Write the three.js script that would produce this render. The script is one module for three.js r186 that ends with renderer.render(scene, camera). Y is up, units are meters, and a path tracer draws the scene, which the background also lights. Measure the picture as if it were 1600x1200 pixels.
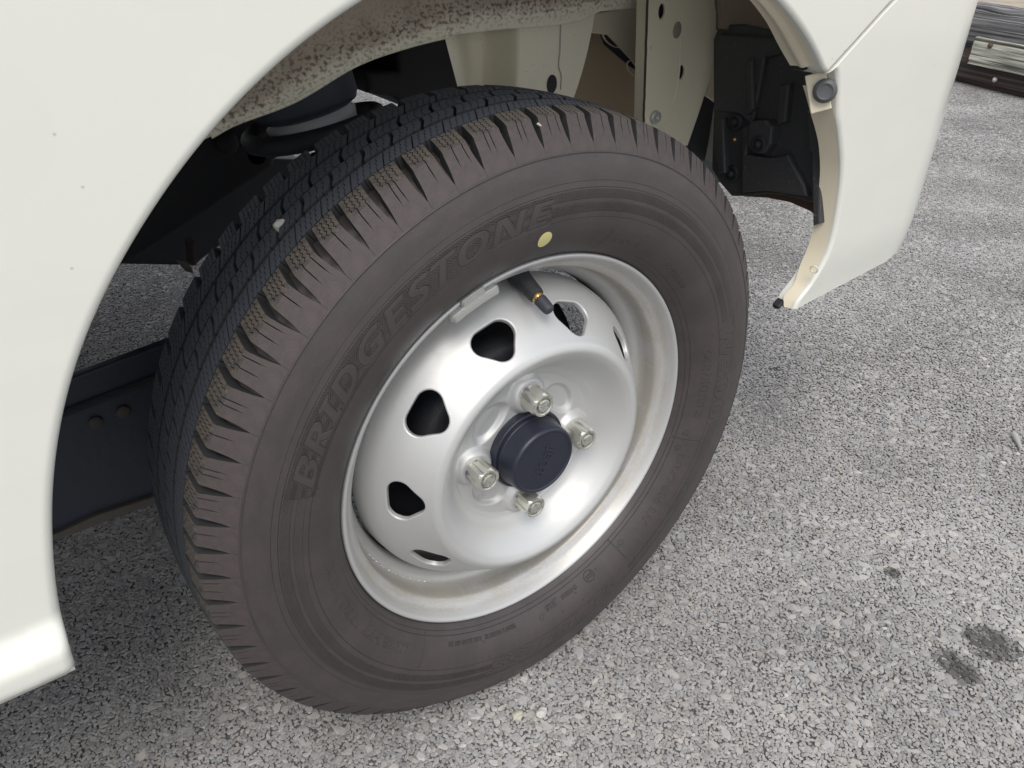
import * as THREE from 'three';
import { mergeGeometries, toCreasedNormals } from 'three/addons/utils/BufferGeometryUtils.js';
import { TextGeometry } from 'three/addons/geometries/TextGeometry.js';
import { FontLoader } from 'three/addons/loaders/FontLoader.js';
import { RoundedBoxGeometry } from 'three/addons/geometries/RoundedBoxGeometry.js';
import { ImprovedNoise } from 'three/addons/math/ImprovedNoise.js';

// ---------------------------------------------------------------- camera, sky, sun, exposure
const scene = new THREE.Scene();
const EYE = new THREE.Vector3(-0.3167, 0.6335, 0.3933);
const RT = new THREE.Vector3(0.80357, 0.01307, 0.59506), UPV = new THREE.Vector3(0.30804, 0.84633, -0.43456), FW = new THREE.Vector3(0.50930, -0.53251, -0.67606);
const camera = new THREE.PerspectiveCamera(52.375, 4 / 3, 0.02, 400);
camera.position.copy(EYE);
camera.quaternion.setFromRotationMatrix(new THREE.Matrix4().makeBasis(RT, UPV, FW.clone().negate()));
const renderer = new THREE.WebGLRenderer({ antialias: true });
renderer.setSize(1024, 768);
renderer.toneMapping = THREE.LinearToneMapping;
renderer.toneMappingExposure = 1.34;
renderer.shadowMap.enabled = true;
const SUN = new THREE.Vector3(-0.34, 0.82, 0.46).normalize();
{ // bright overcast with thin blue showing overhead
  const W = 512, H = 256, d = new Float32Array(W * H * 4), n = new ImprovedNoise();
  for (let j = 0; j < H; j++) for (let i = 0; i < W; i++) {
    const el = ((j + 0.5) / H - 0.5) * Math.PI, az = ((i + 0.5) / W - 0.5) * 2 * Math.PI;
    const x = Math.cos(el) * Math.cos(az), y = Math.sin(el), z = Math.cos(el) * Math.sin(az), k = (j * W + i) * 4;
    if (y <= 0) { d[k] = d[k + 1] = d[k + 2] = 0.42; d[k + 3] = 1; continue; }
    const c = 0.5 + 0.5 * (n.noise(x * 2.6 + 4, z * 2.6, y * 3) + 0.5 * n.noise(x * 6, z * 6 + 9, y * 6));
    const s = Math.max(0, x * SUN.x + y * SUN.y + z * SUN.z);
    const cover = Math.min(1, Math.max(0, 0.42 + 0.9 * c - 0.35 * y));
    const b = 1.0 - 0.36 * y + 0.3 * Math.pow(s, 6);
    d[k] = b * (0.55 + 0.47 * cover); d[k + 1] = b * (0.72 + 0.29 * cover); d[k + 2] = b * (1.02 - 0.02 * cover); d[k + 3] = 1;
  }
  const t = new THREE.DataTexture(d, W, H, THREE.RGBAFormat, THREE.FloatType);
  t.mapping = THREE.EquirectangularReflectionMapping; t.magFilter = THREE.LinearFilter; t.needsUpdate = true;
  scene.background = t; scene.environment = t;
}
const sun = new THREE.DirectionalLight(new THREE.Color(1, 0.94, 0.86), 1.8);
sun.position.copy(SUN).multiplyScalar(8); sun.castShadow = true; sun.shadow.radius = 60; sun.shadow.mapSize.set(2048, 2048);
Object.assign(sun.shadow.camera, { left: -4, right: 4, top: 4, bottom: -4, near: 0.5, far: 20 });
scene.add(sun, sun.target);

// ---------------------------------------------------------------- helpers
function mulberry(a) { return () => { a |= 0; a = a + 0x6D2B79F5 | 0; let t = Math.imul(a ^ a >>> 15, 1 | a); t = t + Math.imul(t ^ t >>> 7, 61 | t) ^ t; return ((t ^ t >>> 14) >>> 0) / 4294967296; }; }
const rnd = mulberry(77), NO = new ImprovedNoise();
const sstep = (a, b, x) => { const t = Math.min(1, Math.max(0, (x - a) / (b - a))); return t * t * (3 - 2 * t); };
const lerp = (a, b, t) => a + (b - a) * t, RAD = Math.PI / 180;
const fbm = (x, y, z = 0, o = 4) => { let s = 0, a = 0.5, f = 1; for (let i = 0; i < o; i++) { s += a * NO.noise(x * f, y * f, z * f + i * 7.3); a *= 0.5; f *= 2.03; } return s; };
const V3 = (x, y, z) => new THREE.Vector3(x, y, z);
const FPX = 1220;   // focal length of the photograph, for a 1600 pixel wide picture
function ray(px, py) { return RT.clone().multiplyScalar((px - 800) / FPX).addScaledVector(UPV, -(py - 600) / FPX).add(FW); }
function on(px, py, axis, val) { const d = ray(px, py), t = (val - EYE[axis]) / d[axis]; return EYE.clone().addScaledVector(d, t); }
function toPx(p) { const v = p.clone().sub(EYE), d = v.dot(FW); return [800 + v.dot(RT) / d * FPX, 600 - v.dot(UPV) / d * FPX, d]; }
function obj(name, geo, mat, parent) { const m = new THREE.Mesh(geo, mat); m.name = name; m.castShadow = m.receiveShadow = true; (parent || scene).add(m); return m; }
function group(name, parent) { const g = new THREE.Group(); g.name = name; (parent || scene).add(g); return g; }
function clean(g) { let q = g.index ? g.toNonIndexed() : g; for (const k of Object.keys(q.attributes)) if (!['position', 'normal', 'uv'].includes(k)) q.deleteAttribute(k); if (!q.attributes.uv) q.setAttribute('uv', new THREE.BufferAttribute(new Float32Array(q.attributes.position.count * 2), 2)); return q; }
function join(list) { return mergeGeometries(list.map(clean)); }
function surf(nu, nv, f, o = {}) { // smooth sheet; f(u, v) -> Vector3; o.uv(u, v, p) -> [s, t]; o.wrap joins the seam in u
  const P = [], U = [], I = [];
  for (let j = 0; j <= nv; j++) for (let i = 0; i <= nu; i++) { const u = i / nu, v = j / nv, p = f(u, v); P.push(p.x, p.y, p.z); const t = o.uv ? o.uv(u, v, p) : [u, v]; U.push(t[0], t[1]); }
  for (let j = 0; j < nv; j++) for (let i = 0; i < nu; i++) { const a = j * (nu + 1) + i, b = a + 1, c = a + nu + 1, e = c + 1; o.flip ? I.push(a, c, b, b, c, e) : I.push(a, b, c, b, e, c); }
  const g = new THREE.BufferGeometry(); g.setAttribute('position', new THREE.Float32BufferAttribute(P, 3)); g.setAttribute('uv', new THREE.Float32BufferAttribute(U, 2)); g.setIndex(I); g.computeVertexNormals();
  if (o.wrap) { const N = g.attributes.normal; for (let j = 0; j <= nv; j++) { const a = j * (nu + 1), b = a + nu, v = V3(N.getX(a) + N.getX(b), N.getY(a) + N.getY(b), N.getZ(a) + N.getZ(b)).normalize(); N.setXYZ(a, v.x, v.y, v.z); N.setXYZ(b, v.x, v.y, v.z); } }
  return g;
}
function spline(pts) { // monotone cubic through [x, y] pairs
  const n = pts.length, d = [], m = [];
  for (let i = 0; i < n - 1; i++) d.push((pts[i + 1][1] - pts[i][1]) / (pts[i + 1][0] - pts[i][0]));
  m[0] = d[0]; m[n - 1] = d[n - 2];
  for (let i = 1; i < n - 1; i++) m[i] = d[i - 1] * d[i] <= 0 ? 0 : 2 * d[i - 1] * d[i] / (d[i - 1] + d[i]);
  return x => { let i = 0; while (i < n - 2 && x > pts[i + 1][0]) i++; const h = pts[i + 1][0] - pts[i][0], t = (x - pts[i][0]) / h, a = t * t * t, b = t * t; return (2 * a - 3 * b + 1) * pts[i][1] + (a - 2 * b + t) * h * m[i] + (3 * b - 2 * a) * pts[i + 1][1] + (a - b) * h * m[i + 1]; };
}
function curve2(pts, n) { const c = new THREE.CatmullRomCurve3(pts.map(p => V3(p[0], p[1], 0)), false, 'centripetal'); return c.getPoints(n).map(p => [p.x, p.y]); }
function lathe(pts, seg, f) { // [r, z] profile turned about the wheel's z axis
  return surf(seg, pts.length - 1, (u, v) => { const i = Math.round(v * (pts.length - 1)), a = u * 2 * Math.PI, p = V3(pts[i][0] * Math.cos(a), pts[i][0] * Math.sin(a), pts[i][1]); return f ? f(p) : p; }, { wrap: true, uv: (u, v) => [u * 6, v] });
}
function canvasTex(w, h, draw, o = {}) { const c = document.createElement('canvas'); c.width = w; c.height = h; draw(c.getContext('2d'), w, h); const t = new THREE.CanvasTexture(c); if (o.srgb) t.colorSpace = THREE.SRGBColorSpace; t.wrapS = t.wrapT = o.clamp ? THREE.ClampToEdgeWrapping : THREE.RepeatWrapping; return t; }
function dataTex(w, h, f, o = {}) { // f(u, v) -> [r, g, b] 0..1, tiling is up to f
  const d = new Uint8Array(w * h * 4); for (let j = 0; j < h; j++) for (let i = 0; i < w; i++) { const c = f((i + 0.5) / w, (j + 0.5) / h), k = (j * w + i) * 4; for (let q = 0; q < 3; q++) d[k + q] = Math.min(255, Math.max(0, c[q] * 255)); d[k + 3] = 255; }
  const t = new THREE.DataTexture(d, w, h); t.magFilter = THREE.LinearFilter; t.wrapS = t.wrapT = THREE.RepeatWrapping; if (o.srgb) t.colorSpace = THREE.SRGBColorSpace; t.needsUpdate = true; return t;
}
const tnoise = (u, v, f, s = 0) => { // tiling noise on a torus
  const a = u * 2 * Math.PI, b = v * 2 * Math.PI, R = f / 6.283; return NO.noise(Math.cos(a) * R + s, Math.sin(a) * R + 3.1 * s, Math.cos(b) * R + Math.sin(b) * R * 1.7);
};
const C = (r, g, b) => new THREE.Color().setRGB(r, g, b);
function std(color, rough, o = {}) { return new THREE.MeshPhysicalMaterial({ color, roughness: rough, side: THREE.DoubleSide, ...o }); }

// ---------------------------------------------------------------- materials
const grain = dataTex(512, 512, (u, v) => { const g = 0.5 + 0.35 * tnoise(u, v, 40) + 0.3 * tnoise(u, v, 120, 5) + (rnd() - 0.5) * 0.3; return [g, g, g]; });
const speck = dataTex(512, 512, (u, v) => { const m = 0.965 + 0.008 * tnoise(u, v, 9, 2) - (rnd() < 0.00012 ? 0.22 : 0); return [m, m, m * 0.985]; }, { srgb: true });
const rubberMap = dataTex(512, 512, (u, v) => { const m = 0.5 + 0.5 * tnoise(u, v, 8, 2) + 0.3 * tnoise(u, v, 26, 7), f = (rnd() - 0.5) * 0.035, k = Math.min(1, Math.max(0, m)) + (rnd() < 0.0012 ? 3.2 : 0); return [0.250 + 0.05 * k + f, 0.234 + 0.037 * k + f, 0.234 + 0.032 * k + f]; }, { srgb: true });
const M = {};
M.paint = std(C(0.79, 0.79, 0.745), 0.32, { clearcoat: 0.7, clearcoatRoughness: 0.08, map: speck });
M.primer = std(C(0.74, 0.67, 0.53), 0.6, { map: speck });
M.silver = std(C(0.56, 0.56, 0.55), 0.46, { metalness: 0.45, bumpMap: grain, bumpScale: 0.00004, clearcoat: 0.15, clearcoatRoughness: 0.25 });
M.rubber = std(C(0.8, 0.79, 0.8), 0.55, { map: rubberMap, bumpMap: grain, bumpScale: 0.00015 });
M.black = std(C(0.022, 0.023, 0.026), 0.55, { bumpMap: grain, bumpScale: 0.0003 });
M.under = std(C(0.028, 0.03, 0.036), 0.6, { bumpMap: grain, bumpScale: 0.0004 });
M.cap = std(C(0.016, 0.019, 0.032), 0.38, { bumpMap: grain, bumpScale: 0.00008 });
M.zinc = std(C(0.55, 0.56, 0.52), 0.42, { metalness: 0.7, bumpMap: grain, bumpScale: 0.0002 });
M.brass = std(C(0.55, 0.36, 0.14), 0.4, { metalness: 0.9 });
M.rust = std(C(0.10, 0.06, 0.04), 0.85, { bumpMap: grain, bumpScale: 0.0006 });
M.lead = std(C(0.50, 0.50, 0.48), 0.5, { metalness: 0.6, bumpMap: grain, bumpScale: 0.0003 });
M.yellow = std(C(0.62, 0.56, 0.25), 0.7);

// ---------------------------------------------------------------- the ground
{
  const asphalt = canvasTex(1024, 1024, (c, w, h) => { // one metre of binder with chippings in it
    const q = mulberry(21); c.fillStyle = 'rgb(92,90,88)'; c.fillRect(0, 0, w, h);
    for (let i = 0; i < 36000; i++) { const x = q() * w, y = q() * h, r = 1.0 + 3.2 * q() ** 3, k = 128 + 66 * q(), a = q() * 3.14, e = 0.6 + 0.4 * q(), wm = 5 * (q() - 0.4); c.fillStyle = `rgb(${k + wm | 0},${k | 0},${k - wm | 0})`; for (const dx of [0, w, -w]) for (const dy of [0, h, -h]) { if (x + dx < -6 || x + dx > w + 6 || y + dy < -6 || y + dy > h + 6) continue; c.beginPath(); c.ellipse(x + dx, y + dy, r * 1.25, r * e, a, 0, 6.3); c.fill(); } }
  }, { srgb: true });
  const g = new THREE.PlaneGeometry(120, 120); g.rotateX(-Math.PI / 2); const U = g.attributes.uv; for (let i = 0; i < U.count; i++) U.setXY(i, U.getX(i) * 120, U.getY(i) * 120);
  const gm = obj('ground', g, std(C(1, 1, 1), 0.95, { map: asphalt, bumpMap: asphalt, bumpScale: 0.003 })); gm.position.y = -0.0028; gm.userData = { kind: 'structure' };
}
function stones() {
  const T = 0.6, cell = 0.013, G = Math.ceil(T / cell), hash = Array.from({ length: G * G }, () => []), list = [], r = mulberry(5);
  const put = (rad, kind, tight) => {
    const x = r() * T, z = r() * T, ci = Math.floor(x / cell), cj = Math.floor(z / cell);
    for (let a = -1; a <= 1; a++) for (let b = -1; b <= 1; b++) for (const s of hash[((ci + a + G) % G) * G + (cj + b + G) % G]) {
      let dx = Math.abs(s.x - x), dz = Math.abs(s.z - z); dx = Math.min(dx, T - dx); dz = Math.min(dz, T - dz); const q = (s.r + rad) * tight; if (dx * dx + dz * dz < q * q) return;
    }
    const s = { x, z, r: rad, kind }; hash[ci * G + cj].push(s); list.push(s);
  };
  for (let i = 0; i < 4200; i++) put(0.0020 + 0.0027 * r() ** 2.8, 0, 0.9);
  for (let i = 0; i < 80000; i++) put(0.00118 + 0.0007 * r(), 1, 0.86);
  for (let i = 0; i < 70000; i++) put(0.0007 + 0.0004 * r(), 2, 0.86);
  const shapes = [11, 23, 37, 51].map(seed => {
    const q = mulberry(seed), g = new THREE.IcosahedronGeometry(1, 1), P = g.attributes.position, m = new Map();
    for (let i = 0; i < P.count; i++) { const k = [P.getX(i), P.getY(i), P.getZ(i)].map(v => v.toFixed(3)).join(); if (!m.has(k)) m.set(k, 0.74 + 0.52 * q()); const s = m.get(k), y = P.getY(i) * s; P.setXYZ(i, P.getX(i) * s, Math.min(y, 0.55 + 0.1 * q()), P.getZ(i) * s); }
    g.computeVertexNormals(); return g;
  });
  const stone = new THREE.MeshStandardMaterial({ roughness: 0.9, color: 0xffffff });
  const spots = [[1550, 1005, 0.024], [1482, 1030, 0.013], [1505, 1048, 0.016], [1395, 893, 0.008], [1215, 575, 0.008]].map(([x, y, s]) => { const p = on(x, y, 'y', 0); return [p.x, p.z, s]; });
  const M4 = [[], [], [], []], K = [[], [], [], []], q = mulberry(9), mm = new THREE.Matrix4(), qu = new THREE.Quaternion(), eu = new THREE.Euler(), col = new THREE.Color();
  for (let a = -3; a < 8; a++) for (let b = -7; b < 3; b++) for (const s of list) {
    const x = a * T + s.x, z = b * T + s.z, d = Math.hypot(x - EYE.x, z - EYE.z);
    const j1 = q(), j2 = q(), j3 = q(), j4 = q(), j5 = q(), j6 = q();
    if (d > 4.1 || (s.kind === 2 && d > 1.05) || (s.kind === 1 && d > 2.6 && j1 > 0.62)) continue;
    const [px, py, dep] = toPx(V3(x, 0, z)); if (dep < 0.05 || px < -260 || px > 1840 || py > 1440 || py < -60) continue;
    if (x > 3.25 + (z + 1.26) * -0.285) continue;
    let dark = 0; for (const [sx, sz, sr] of spots) { const e = Math.hypot(x - sx, z - sz) / sr + 0.9 * fbm(x * 90, z * 90); dark = Math.max(dark, 1 - sstep(0.75, 1.25, e)); }
    const low = fbm(x * 5, z * 5, 2), mid = fbm(x * 30, z * 30, 5);
    const h = s.r * (0.55 + 0.25 * j1), coarse = sstep(-0.12, 0.2, fbm(x * 3.3, z * 3.3, 17)); let sink = -0.0004 - 0.58 * h + 0.0007 * mid + (j2 - 0.5) * 0.0007 - (s.kind === 0 ? 0.0009 * (1 - coarse) : 0.0004 * coarse) - 0.0012 * dark * j3;
    if (Math.abs(x) < 0.072 && z < -0.002 && z > -0.105) sink = -0.004 - h;
    const st = 0.9 + 0.55 * j3, far = d > 2.6 ? 1.4 : 1.22;
    eu.set((j4 - 0.5) * 0.2, j5 * 6.283, (j6 - 0.5) * 0.2); qu.setFromEuler(eu);
    mm.compose(V3(x, sink, z), qu, V3(s.r * far * st, h, s.r * far / Math.sqrt(st)));
    const k = Math.floor(j6 * 3.999); M4[k].push(mm.clone());
    let g = 0.285 + 0.12 * (j3 - 0.5) + 0.15 * low + (s.kind ? 0 : 0.04) + (j1 > 0.988 ? 0.10 : 0); g = Math.max(0.07, g) * (1 - 0.85 * dark * (0.62 + 0.38 * j5));
    const warm = (j4 - 0.5) * 0.07 + 0.035 + 0.03 * fbm(x * 1.7, z * 1.7, 8); col.setRGB(g * (1 + warm), g, g * (1 - warm)); K[k].push(col.clone());
  }
  const parent = group('asphalt_stones'); parent.userData = { kind: 'stuff', label: 'grey asphalt aggregate covering the ground', category: 'gravel' };
  shapes.forEach((g, k) => {
    const im = new THREE.InstancedMesh(g, stone, M4[k].length); im.name = 'asphalt_chipping'; im.userData = { kind: 'stuff' };
    M4[k].forEach((m, i) => { im.setMatrixAt(i, m); im.setColorAt(i, K[k][i]); }); im.receiveShadow = im.castShadow = true; parent.add(im);
  });
  console.log('stones', M4.map(m => m.length).join());
}
stones();

// ---------------------------------------------------------------- timber kerb in the background
function woodTex(seed, base, light, w = 1024, h = 256) {
  const q = mulberry(seed), lin = []; for (let i = 0; i < h; i++) lin.push(q());
  return dataTex(w, h, (u, v) => {
    const wv = v + 0.015 * NO.noise(u * 5, v * 3, seed), g1 = fbm(u * 4, wv * 16, seed, 4), g2 = NO.noise(u * 9, wv * 140, seed + 3), blotch = fbm(u * 4, v * 2, seed + 9, 3);
    const crack = sstep(0.33, 0.5, Math.abs(NO.noise(u * 2.2, wv * 24, seed + 5))) , k = Math.min(1, Math.max(0, 0.45 + 1.5 * g1 + 0.35 * g2 + 1.0 * blotch));
    return [0, 1, 2].map(i => lerp(base[i], light[i], k) * (1 - 0.55 * crack) + (q() - 0.5) * 0.03);
  }, { srgb: true });
}
{
  const k = group('timber_kerb'); k.userData = { label: 'low dark weathered timber kerb with a pale board nailed on its front', category: 'kerb' };
  k.position.set(3.12, -0.004, -1.11); k.rotation.y = Math.atan2(-0.297, -0.085);   // local x runs along the kerb, local z faces the truck
  const a = woodTex(3, [0.17, 0.14, 0.13], [0.33, 0.27, 0.25]), b = woodTex(8, [0.20, 0.19, 0.19], [0.66, 0.66, 0.66]), c = woodTex(15, [0.50, 0.50, 0.47], [0.80, 0.79, 0.73]);
  const beam = (L, H, D, seed, rough) => { const g = new RoundedBoxGeometry(L, H, D, 6, 0.012); const t = g.index ? g.toNonIndexed() : g; const bb = new THREE.BoxGeometry(L, H, D, 120, 14, 12), P = bb.attributes.position;
    for (let i = 0; i < P.count; i++) { const x = P.getX(i), y = P.getY(i), z = P.getZ(i); const ey = sstep(H / 2 - 0.03, H / 2, Math.abs(y)), ez = sstep(D / 2 - 0.03, D / 2, Math.abs(z)), n = rough * (fbm(x * 5, y * 30 + seed, z * 30) + 0.6 * NO.noise(x * 2.2, y * 70, z * 70 + seed)); P.setXYZ(i, x, y - Math.sign(y) * (0.02 * ey * ez) + n * Math.sign(y) * ey, z - Math.sign(z) * 0.02 * ey * ez + n * Math.sign(z) * ez); }
    bb.computeVertexNormals(); t.dispose(); return bb; };
  const wood = (t, s) => std(C(1, 1, 1), 0.9, { map: t, bumpMap: t, bumpScale: s });
  const put = (name, g, m, x, y, z) => { const o = obj(name, g, m, k); o.position.set(x, y, z); return o; };
  put('lower_sleeper', beam(3.2, 0.13, 0.18, 1, 0.012), wood(a, 0.006), 0.2, 0.063, -0.09);
  put('upper_sleeper', beam(3.2, 0.15, 0.19, 4, 0.02), wood(b, 0.012), 0.2, 0.207, -0.10);
  const bd = put('board', beam(0.9, 0.125, 0.025, 9, 0.003), wood(c, 0.004), 0.385, 0.135, 0.018); bd.userData.label = 'pale grey board';
  const nail = new THREE.LatheGeometry([[0, 0.006], [0.007, 0.005], [0.010, 0.002], [0.010, -0.004]].map(p => new THREE.Vector2(...p)), 16); nail.rotateX(Math.PI / 2);
  put('bolt_head', nail, M.rust, 0.015, 0.165, 0.034);
  put('nail_head', nail, M.zinc, 0.06, 0.047, 0.006);
  const bank = new THREE.BoxGeometry(9, 0.3, 3, 60, 1, 20), P = bank.attributes.position; for (let i = 0; i < P.count; i++) if (P.getY(i) > 0) P.setY(i, 0.13 + 0.02 * fbm(P.getX(i) * 3, P.getZ(i) * 3));
  bank.computeVertexNormals();
  const soil = dataTex(256, 256, (u, v) => { const g = 0.62 + 0.12 * tnoise(u, v, 12) + 0.1 * tnoise(u, v, 50, 3) + (rnd() - 0.5) * 0.1; return [g, g * 0.93, g * 0.82]; }, { srgb: true });
  const bm = obj('soil_bank', bank, std(C(1, 1, 1), 1, { map: soil, bumpMap: soil, bumpScale: 0.02 })); bm.userData = { kind: 'structure' };
  bm.position.copy(k.localToWorld(V3(0.2, 0.115, -1.72))); k.updateMatrixWorld(); bm.position.copy(V3(0.2, 0.115, -1.72).applyMatrix4(k.matrixWorld)); bm.rotation.y = k.rotation.y;
}

// ---------------------------------------------------------------- the truck
const truck = group('parked_truck');
truck.userData = { label: 'white small truck, its steel front wheel seen in the open wheel arch', category: 'truck' };

// arch opening: radius about (0.003, 0.279) as a function of the angle
const AC = [0.003, 0.279];
const archR = spline([[2, 0.288], [6, 0.293], [9, 0.309], [14, 0.326], [19, 0.334], [29, 0.344], [45, 0.347], [60, 0.344], [90, 0.340], [115, 0.338], [135, 0.338], [150, 0.339], [166, 0.338], [184, 0.342]]);
const arch = deg => [AC[0] + archR(deg) * Math.cos(deg * RAD), AC[1] + archR(deg) * Math.sin(deg * RAD)];
const crown = y => 0.03 - 0.05 * (y - 0.45) ** 2;
const puv = (u, v, p) => [p.x * 2.1, p.y * 2.1];

{ // side panel behind the arch: fan from the arch edge out to the rear, rolled at the edge, flared at the sill
  const flare = y => 0.011 * sstep(0.312, 0.292, y) - 0.006 * sstep(0.283, 0.272, y);
  const e = v => lerp(86, 181, v);
  const f = (u, v) => {
    const a = arch(e(v)); let x0 = a[0], y0 = a[1];
    const s = u < 0.4 ? 0.02 * (u / 0.4) ** 1.5 : 0.02 + (u - 0.4) / 0.6 * 1.25;   // distance from the edge
    const yTop = lerp(1.05, 0.274, v), far = [lerp(0.03, -1.25, Math.min(1, v * 2.2)), v < 0.45 ? 1.05 : lerp(1.05, 0.274, (v - 0.45) / 0.55)];
    const t = s / 1.27; const ex = Math.cos(e(v) * RAD), ey = Math.sin(e(v) * RAD);
    let x = lerp(x0, far[0], t), y = lerp(y0, far[1], t); const near = 1 - sstep(0.0, 0.05, s); x = lerp(x, x0 + ex * s, near * 0.9); y = lerp(y, y0 + ey * s, near * 0.9);
    if (v > 0.985) { y = Math.max(y, 0.274); }
    const roll = s < 0.006 ? 0.006 - Math.sqrt(Math.max(0, 0.006 ** 2 - (0.006 - s) ** 2)) : 0;
    return V3(x, y, crown(y) + flare(y) - roll);
  };
  const lip = surf(160, 6, (u, v) => { const d = lerp(86, 181, u), a = arch(d), n = [Math.cos(d * RAD), Math.sin(d * RAD)], k = v * 0.016; return V3(a[0] + n[0] * 0.0004 * v, a[1] + n[1] * 0.0004 * v, crown(a[1]) - 0.006 + flare(a[1]) - k); });
  // lower closing strip of the sill
  const sill = surf(2, 4, (u, v) => V3(-0.339 - u * 0.95, 0.274 + 0.004 * v * v, crown(0.274) + 0.005 - 0.06 * v));
  obj('side_panel', surf(60, 200, f, { uv: puv }), M.paint, truck);
  obj('arch_flange', lip, M.paint, truck);
  obj('sill_flange', sill, M.paint, truck);
}
const SEAM0 = 43.5;  // where the shut line between fender and bumper meets the arch
{ // front fender above the shut line
  const seam = t => { const a = arch(SEAM0); return [a[0] + t * 0.30, a[1] + 0.0015 + 0.205 * t - 0.035 * Math.max(0, t - 0.2) ** 1.2]; };
  const corner = (x, y, inset) => { // wraps the side round the front corner: x runs along the surface
    const R = 0.09, x0 = 0.44; if (x <= x0) return V3(x, y, crown(y) - inset);
    const s = (x - x0) / R; if (s < Math.PI / 2) return V3(x0 + (R - inset) * Math.sin(s), y, crown(y) - R + (R - inset) * Math.cos(s));
    return V3(x0 + R - inset, y, crown(y) - R - (x - x0 - R * Math.PI / 2));
  };
  const edgeRoll = s => (s < 1e-5 ? 0.012 : 0) + (s < 0.004 ? 0.004 - Math.sqrt(Math.max(0, 0.004 ** 2 - (0.004 - s) ** 2)) : 0);
  const fend = surf(80, 90, (u, v) => { // u: along arch (top) then along the seam; v: outward/up
    const k = u * 1.0; let p; if (k < 0.45) p = arch(lerp(86, SEAM0, k / 0.45)); else p = seam((k - 0.45) / 0.55);
    const s = v < 0.3 ? 0.012 * (v / 0.3) ** 1.5 : 0.012 + (v - 0.3) / 0.7 * 0.55;
    const nx = k < 0.45 ? Math.cos(lerp(86, SEAM0, k / 0.45) * RAD) * sstep(0.5, 0.3, k) * 0.6 : 0, x = p[0] + nx * s * sstep(0.1, 0, s), y = p[1] + s;
    return corner(x, y, edgeRoll(s));
  }, { uv: puv });
  obj('front_fender', fend, M.paint, truck);
  // bumper below the shut line
  const tuck = y => 0.005 * sstep(0.375, 0.30, y) ** 1.5;
  const bump = surf(110, 80, (u, v) => {
    const vv = v < 0.08 ? 0.01 * (v / 0.08) ** 1.5 : 0.01 + 0.99 * (v - 0.08) / 0.92;
    const a = arch(lerp(SEAM0 - 0.35, 5.0, vv)), top = seam(0.62), R = [0.44, lerp(top[1] - 0.003, 0.318, vv)];
    let x, y, s; if (u < 0.55) { const w = u / 0.55; s = w < 0.3 ? 0.02 * (w / 0.3) ** 1.5 : 0.02 + (w - 0.3) / 0.7 * 1; const len = R[0] - a[0]; const t = w < 0.3 ? 0.02 * (w / 0.3) ** 1.5 / len : lerp(0.02 / len, 1, (w - 0.3) / 0.7); x = lerp(a[0], R[0], t); y = lerp(a[1], R[1], t); if (vv < 0.2) { const sy = seam((x - arch(SEAM0)[0]) / 0.30)[1] - 0.0026; y = lerp(sy, y, sstep(0, 0.2, vv)); } s = t * len; }
    else { const w = (u - 0.55) / 0.45; x = 0.44 + 0.9 * w ** 1.6; const sy = seam(0.62)[1] - 0.003; y = R[1] + (w < 0.2 ? 0.06 * w : 0.012) * vv; s = 1; }
    const dTop = vv * 0.28; const roll = edgeRoll(s) * 1.3 + edgeRoll(dTop);
    return corner(x, y, tuck(y) + roll);
  }, { uv: puv });
  obj('front_bumper', bump, M.paint, truck);
  // inner flange of the arch, in a cream primer coat
  const lipF = surf(60, 10, (u, v) => { const d = lerp(86, SEAM0 + 1.5, u), a = arch(d), w = 0.019 + 0.003 * Math.sin(u * 9) + 0.004 * sstep(0.75, 0.95, u), n = [Math.cos(d * RAD), Math.sin(d * RAD)], rib = 0.0022 * Math.exp(-(((v - 0.55) / 0.12) ** 2)); return V3(a[0] + n[0] * (0.0006 - rib - 0.004 * v), a[1] + n[1] * (0.0006 - rib - 0.004 * v), crown(a[1]) - 0.004 - w * v); });
  obj('fender_flange', lipF, M.primer, truck);
  const lipB = surf(90, 10, (u, v) => { const d = lerp(SEAM0 - 2.2, 5.0, u), a = arch(d), w = lerp(0.020, 0.0165, sstep(0.1, 0.3, u)) + 0.004 * Math.exp(-(((u - 0.955) / 0.03) ** 2)) - 0.011 * sstep(0.80, 1, u), n = [Math.cos(d * RAD), Math.sin(d * RAD)]; return V3(a[0] + n[0] * (0.0004 - 0.003 * v), a[1] + n[1] * (0.0004 - 0.003 * v), crown(a[1]) - 0.004 - tuck(a[1]) - w * v); });
  obj('bumper_flange', lipB, M.primer, truck);
  // tab with a push clip at the joint
  const c0 = on(1289, 142, 'x', 0.266), dir = V3(-0.80, 0.05, 0.60).normalize();
  const tab = new RoundedBoxGeometry(0.016, 0.030, 0.002, 3, 0.001), tm = obj('clip_tab', tab, M.primer, truck); tm.position.copy(c0).addScaledVector(dir, -0.003).add(V3(-0.002, -0.002, -0.004)); tm.lookAt(tm.position.clone().add(dir)); tm.rotateZ(0.35);
  const clip = new THREE.LatheGeometry([[0, 0.0026], [0.0052, 0.0026], [0.0056, 0.0034], [0.0066, 0.0034], [0.0072, 0.0024], [0.0088, 0.0018], [0.0092, 0.0006], [0.0092, -0.001]].map(p => new THREE.Vector2(...p)), 32); clip.rotateX(Math.PI / 2);
  const cm = obj('push_clip', clip, std(C(0.085, 0.088, 0.09), 0.5), truck); cm.position.copy(c0); cm.lookAt(c0.clone().add(dir)); cm.userData.label = 'round grey push clip';
  // black lip at the bumper's lower tip
  const tip = new THREE.Shape(); tip.moveTo(0, 0); tip.lineTo(-0.006, -0.004); tip.lineTo(-0.005, -0.0065); tip.lineTo(0.003, -0.003); tip.closePath();
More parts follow.
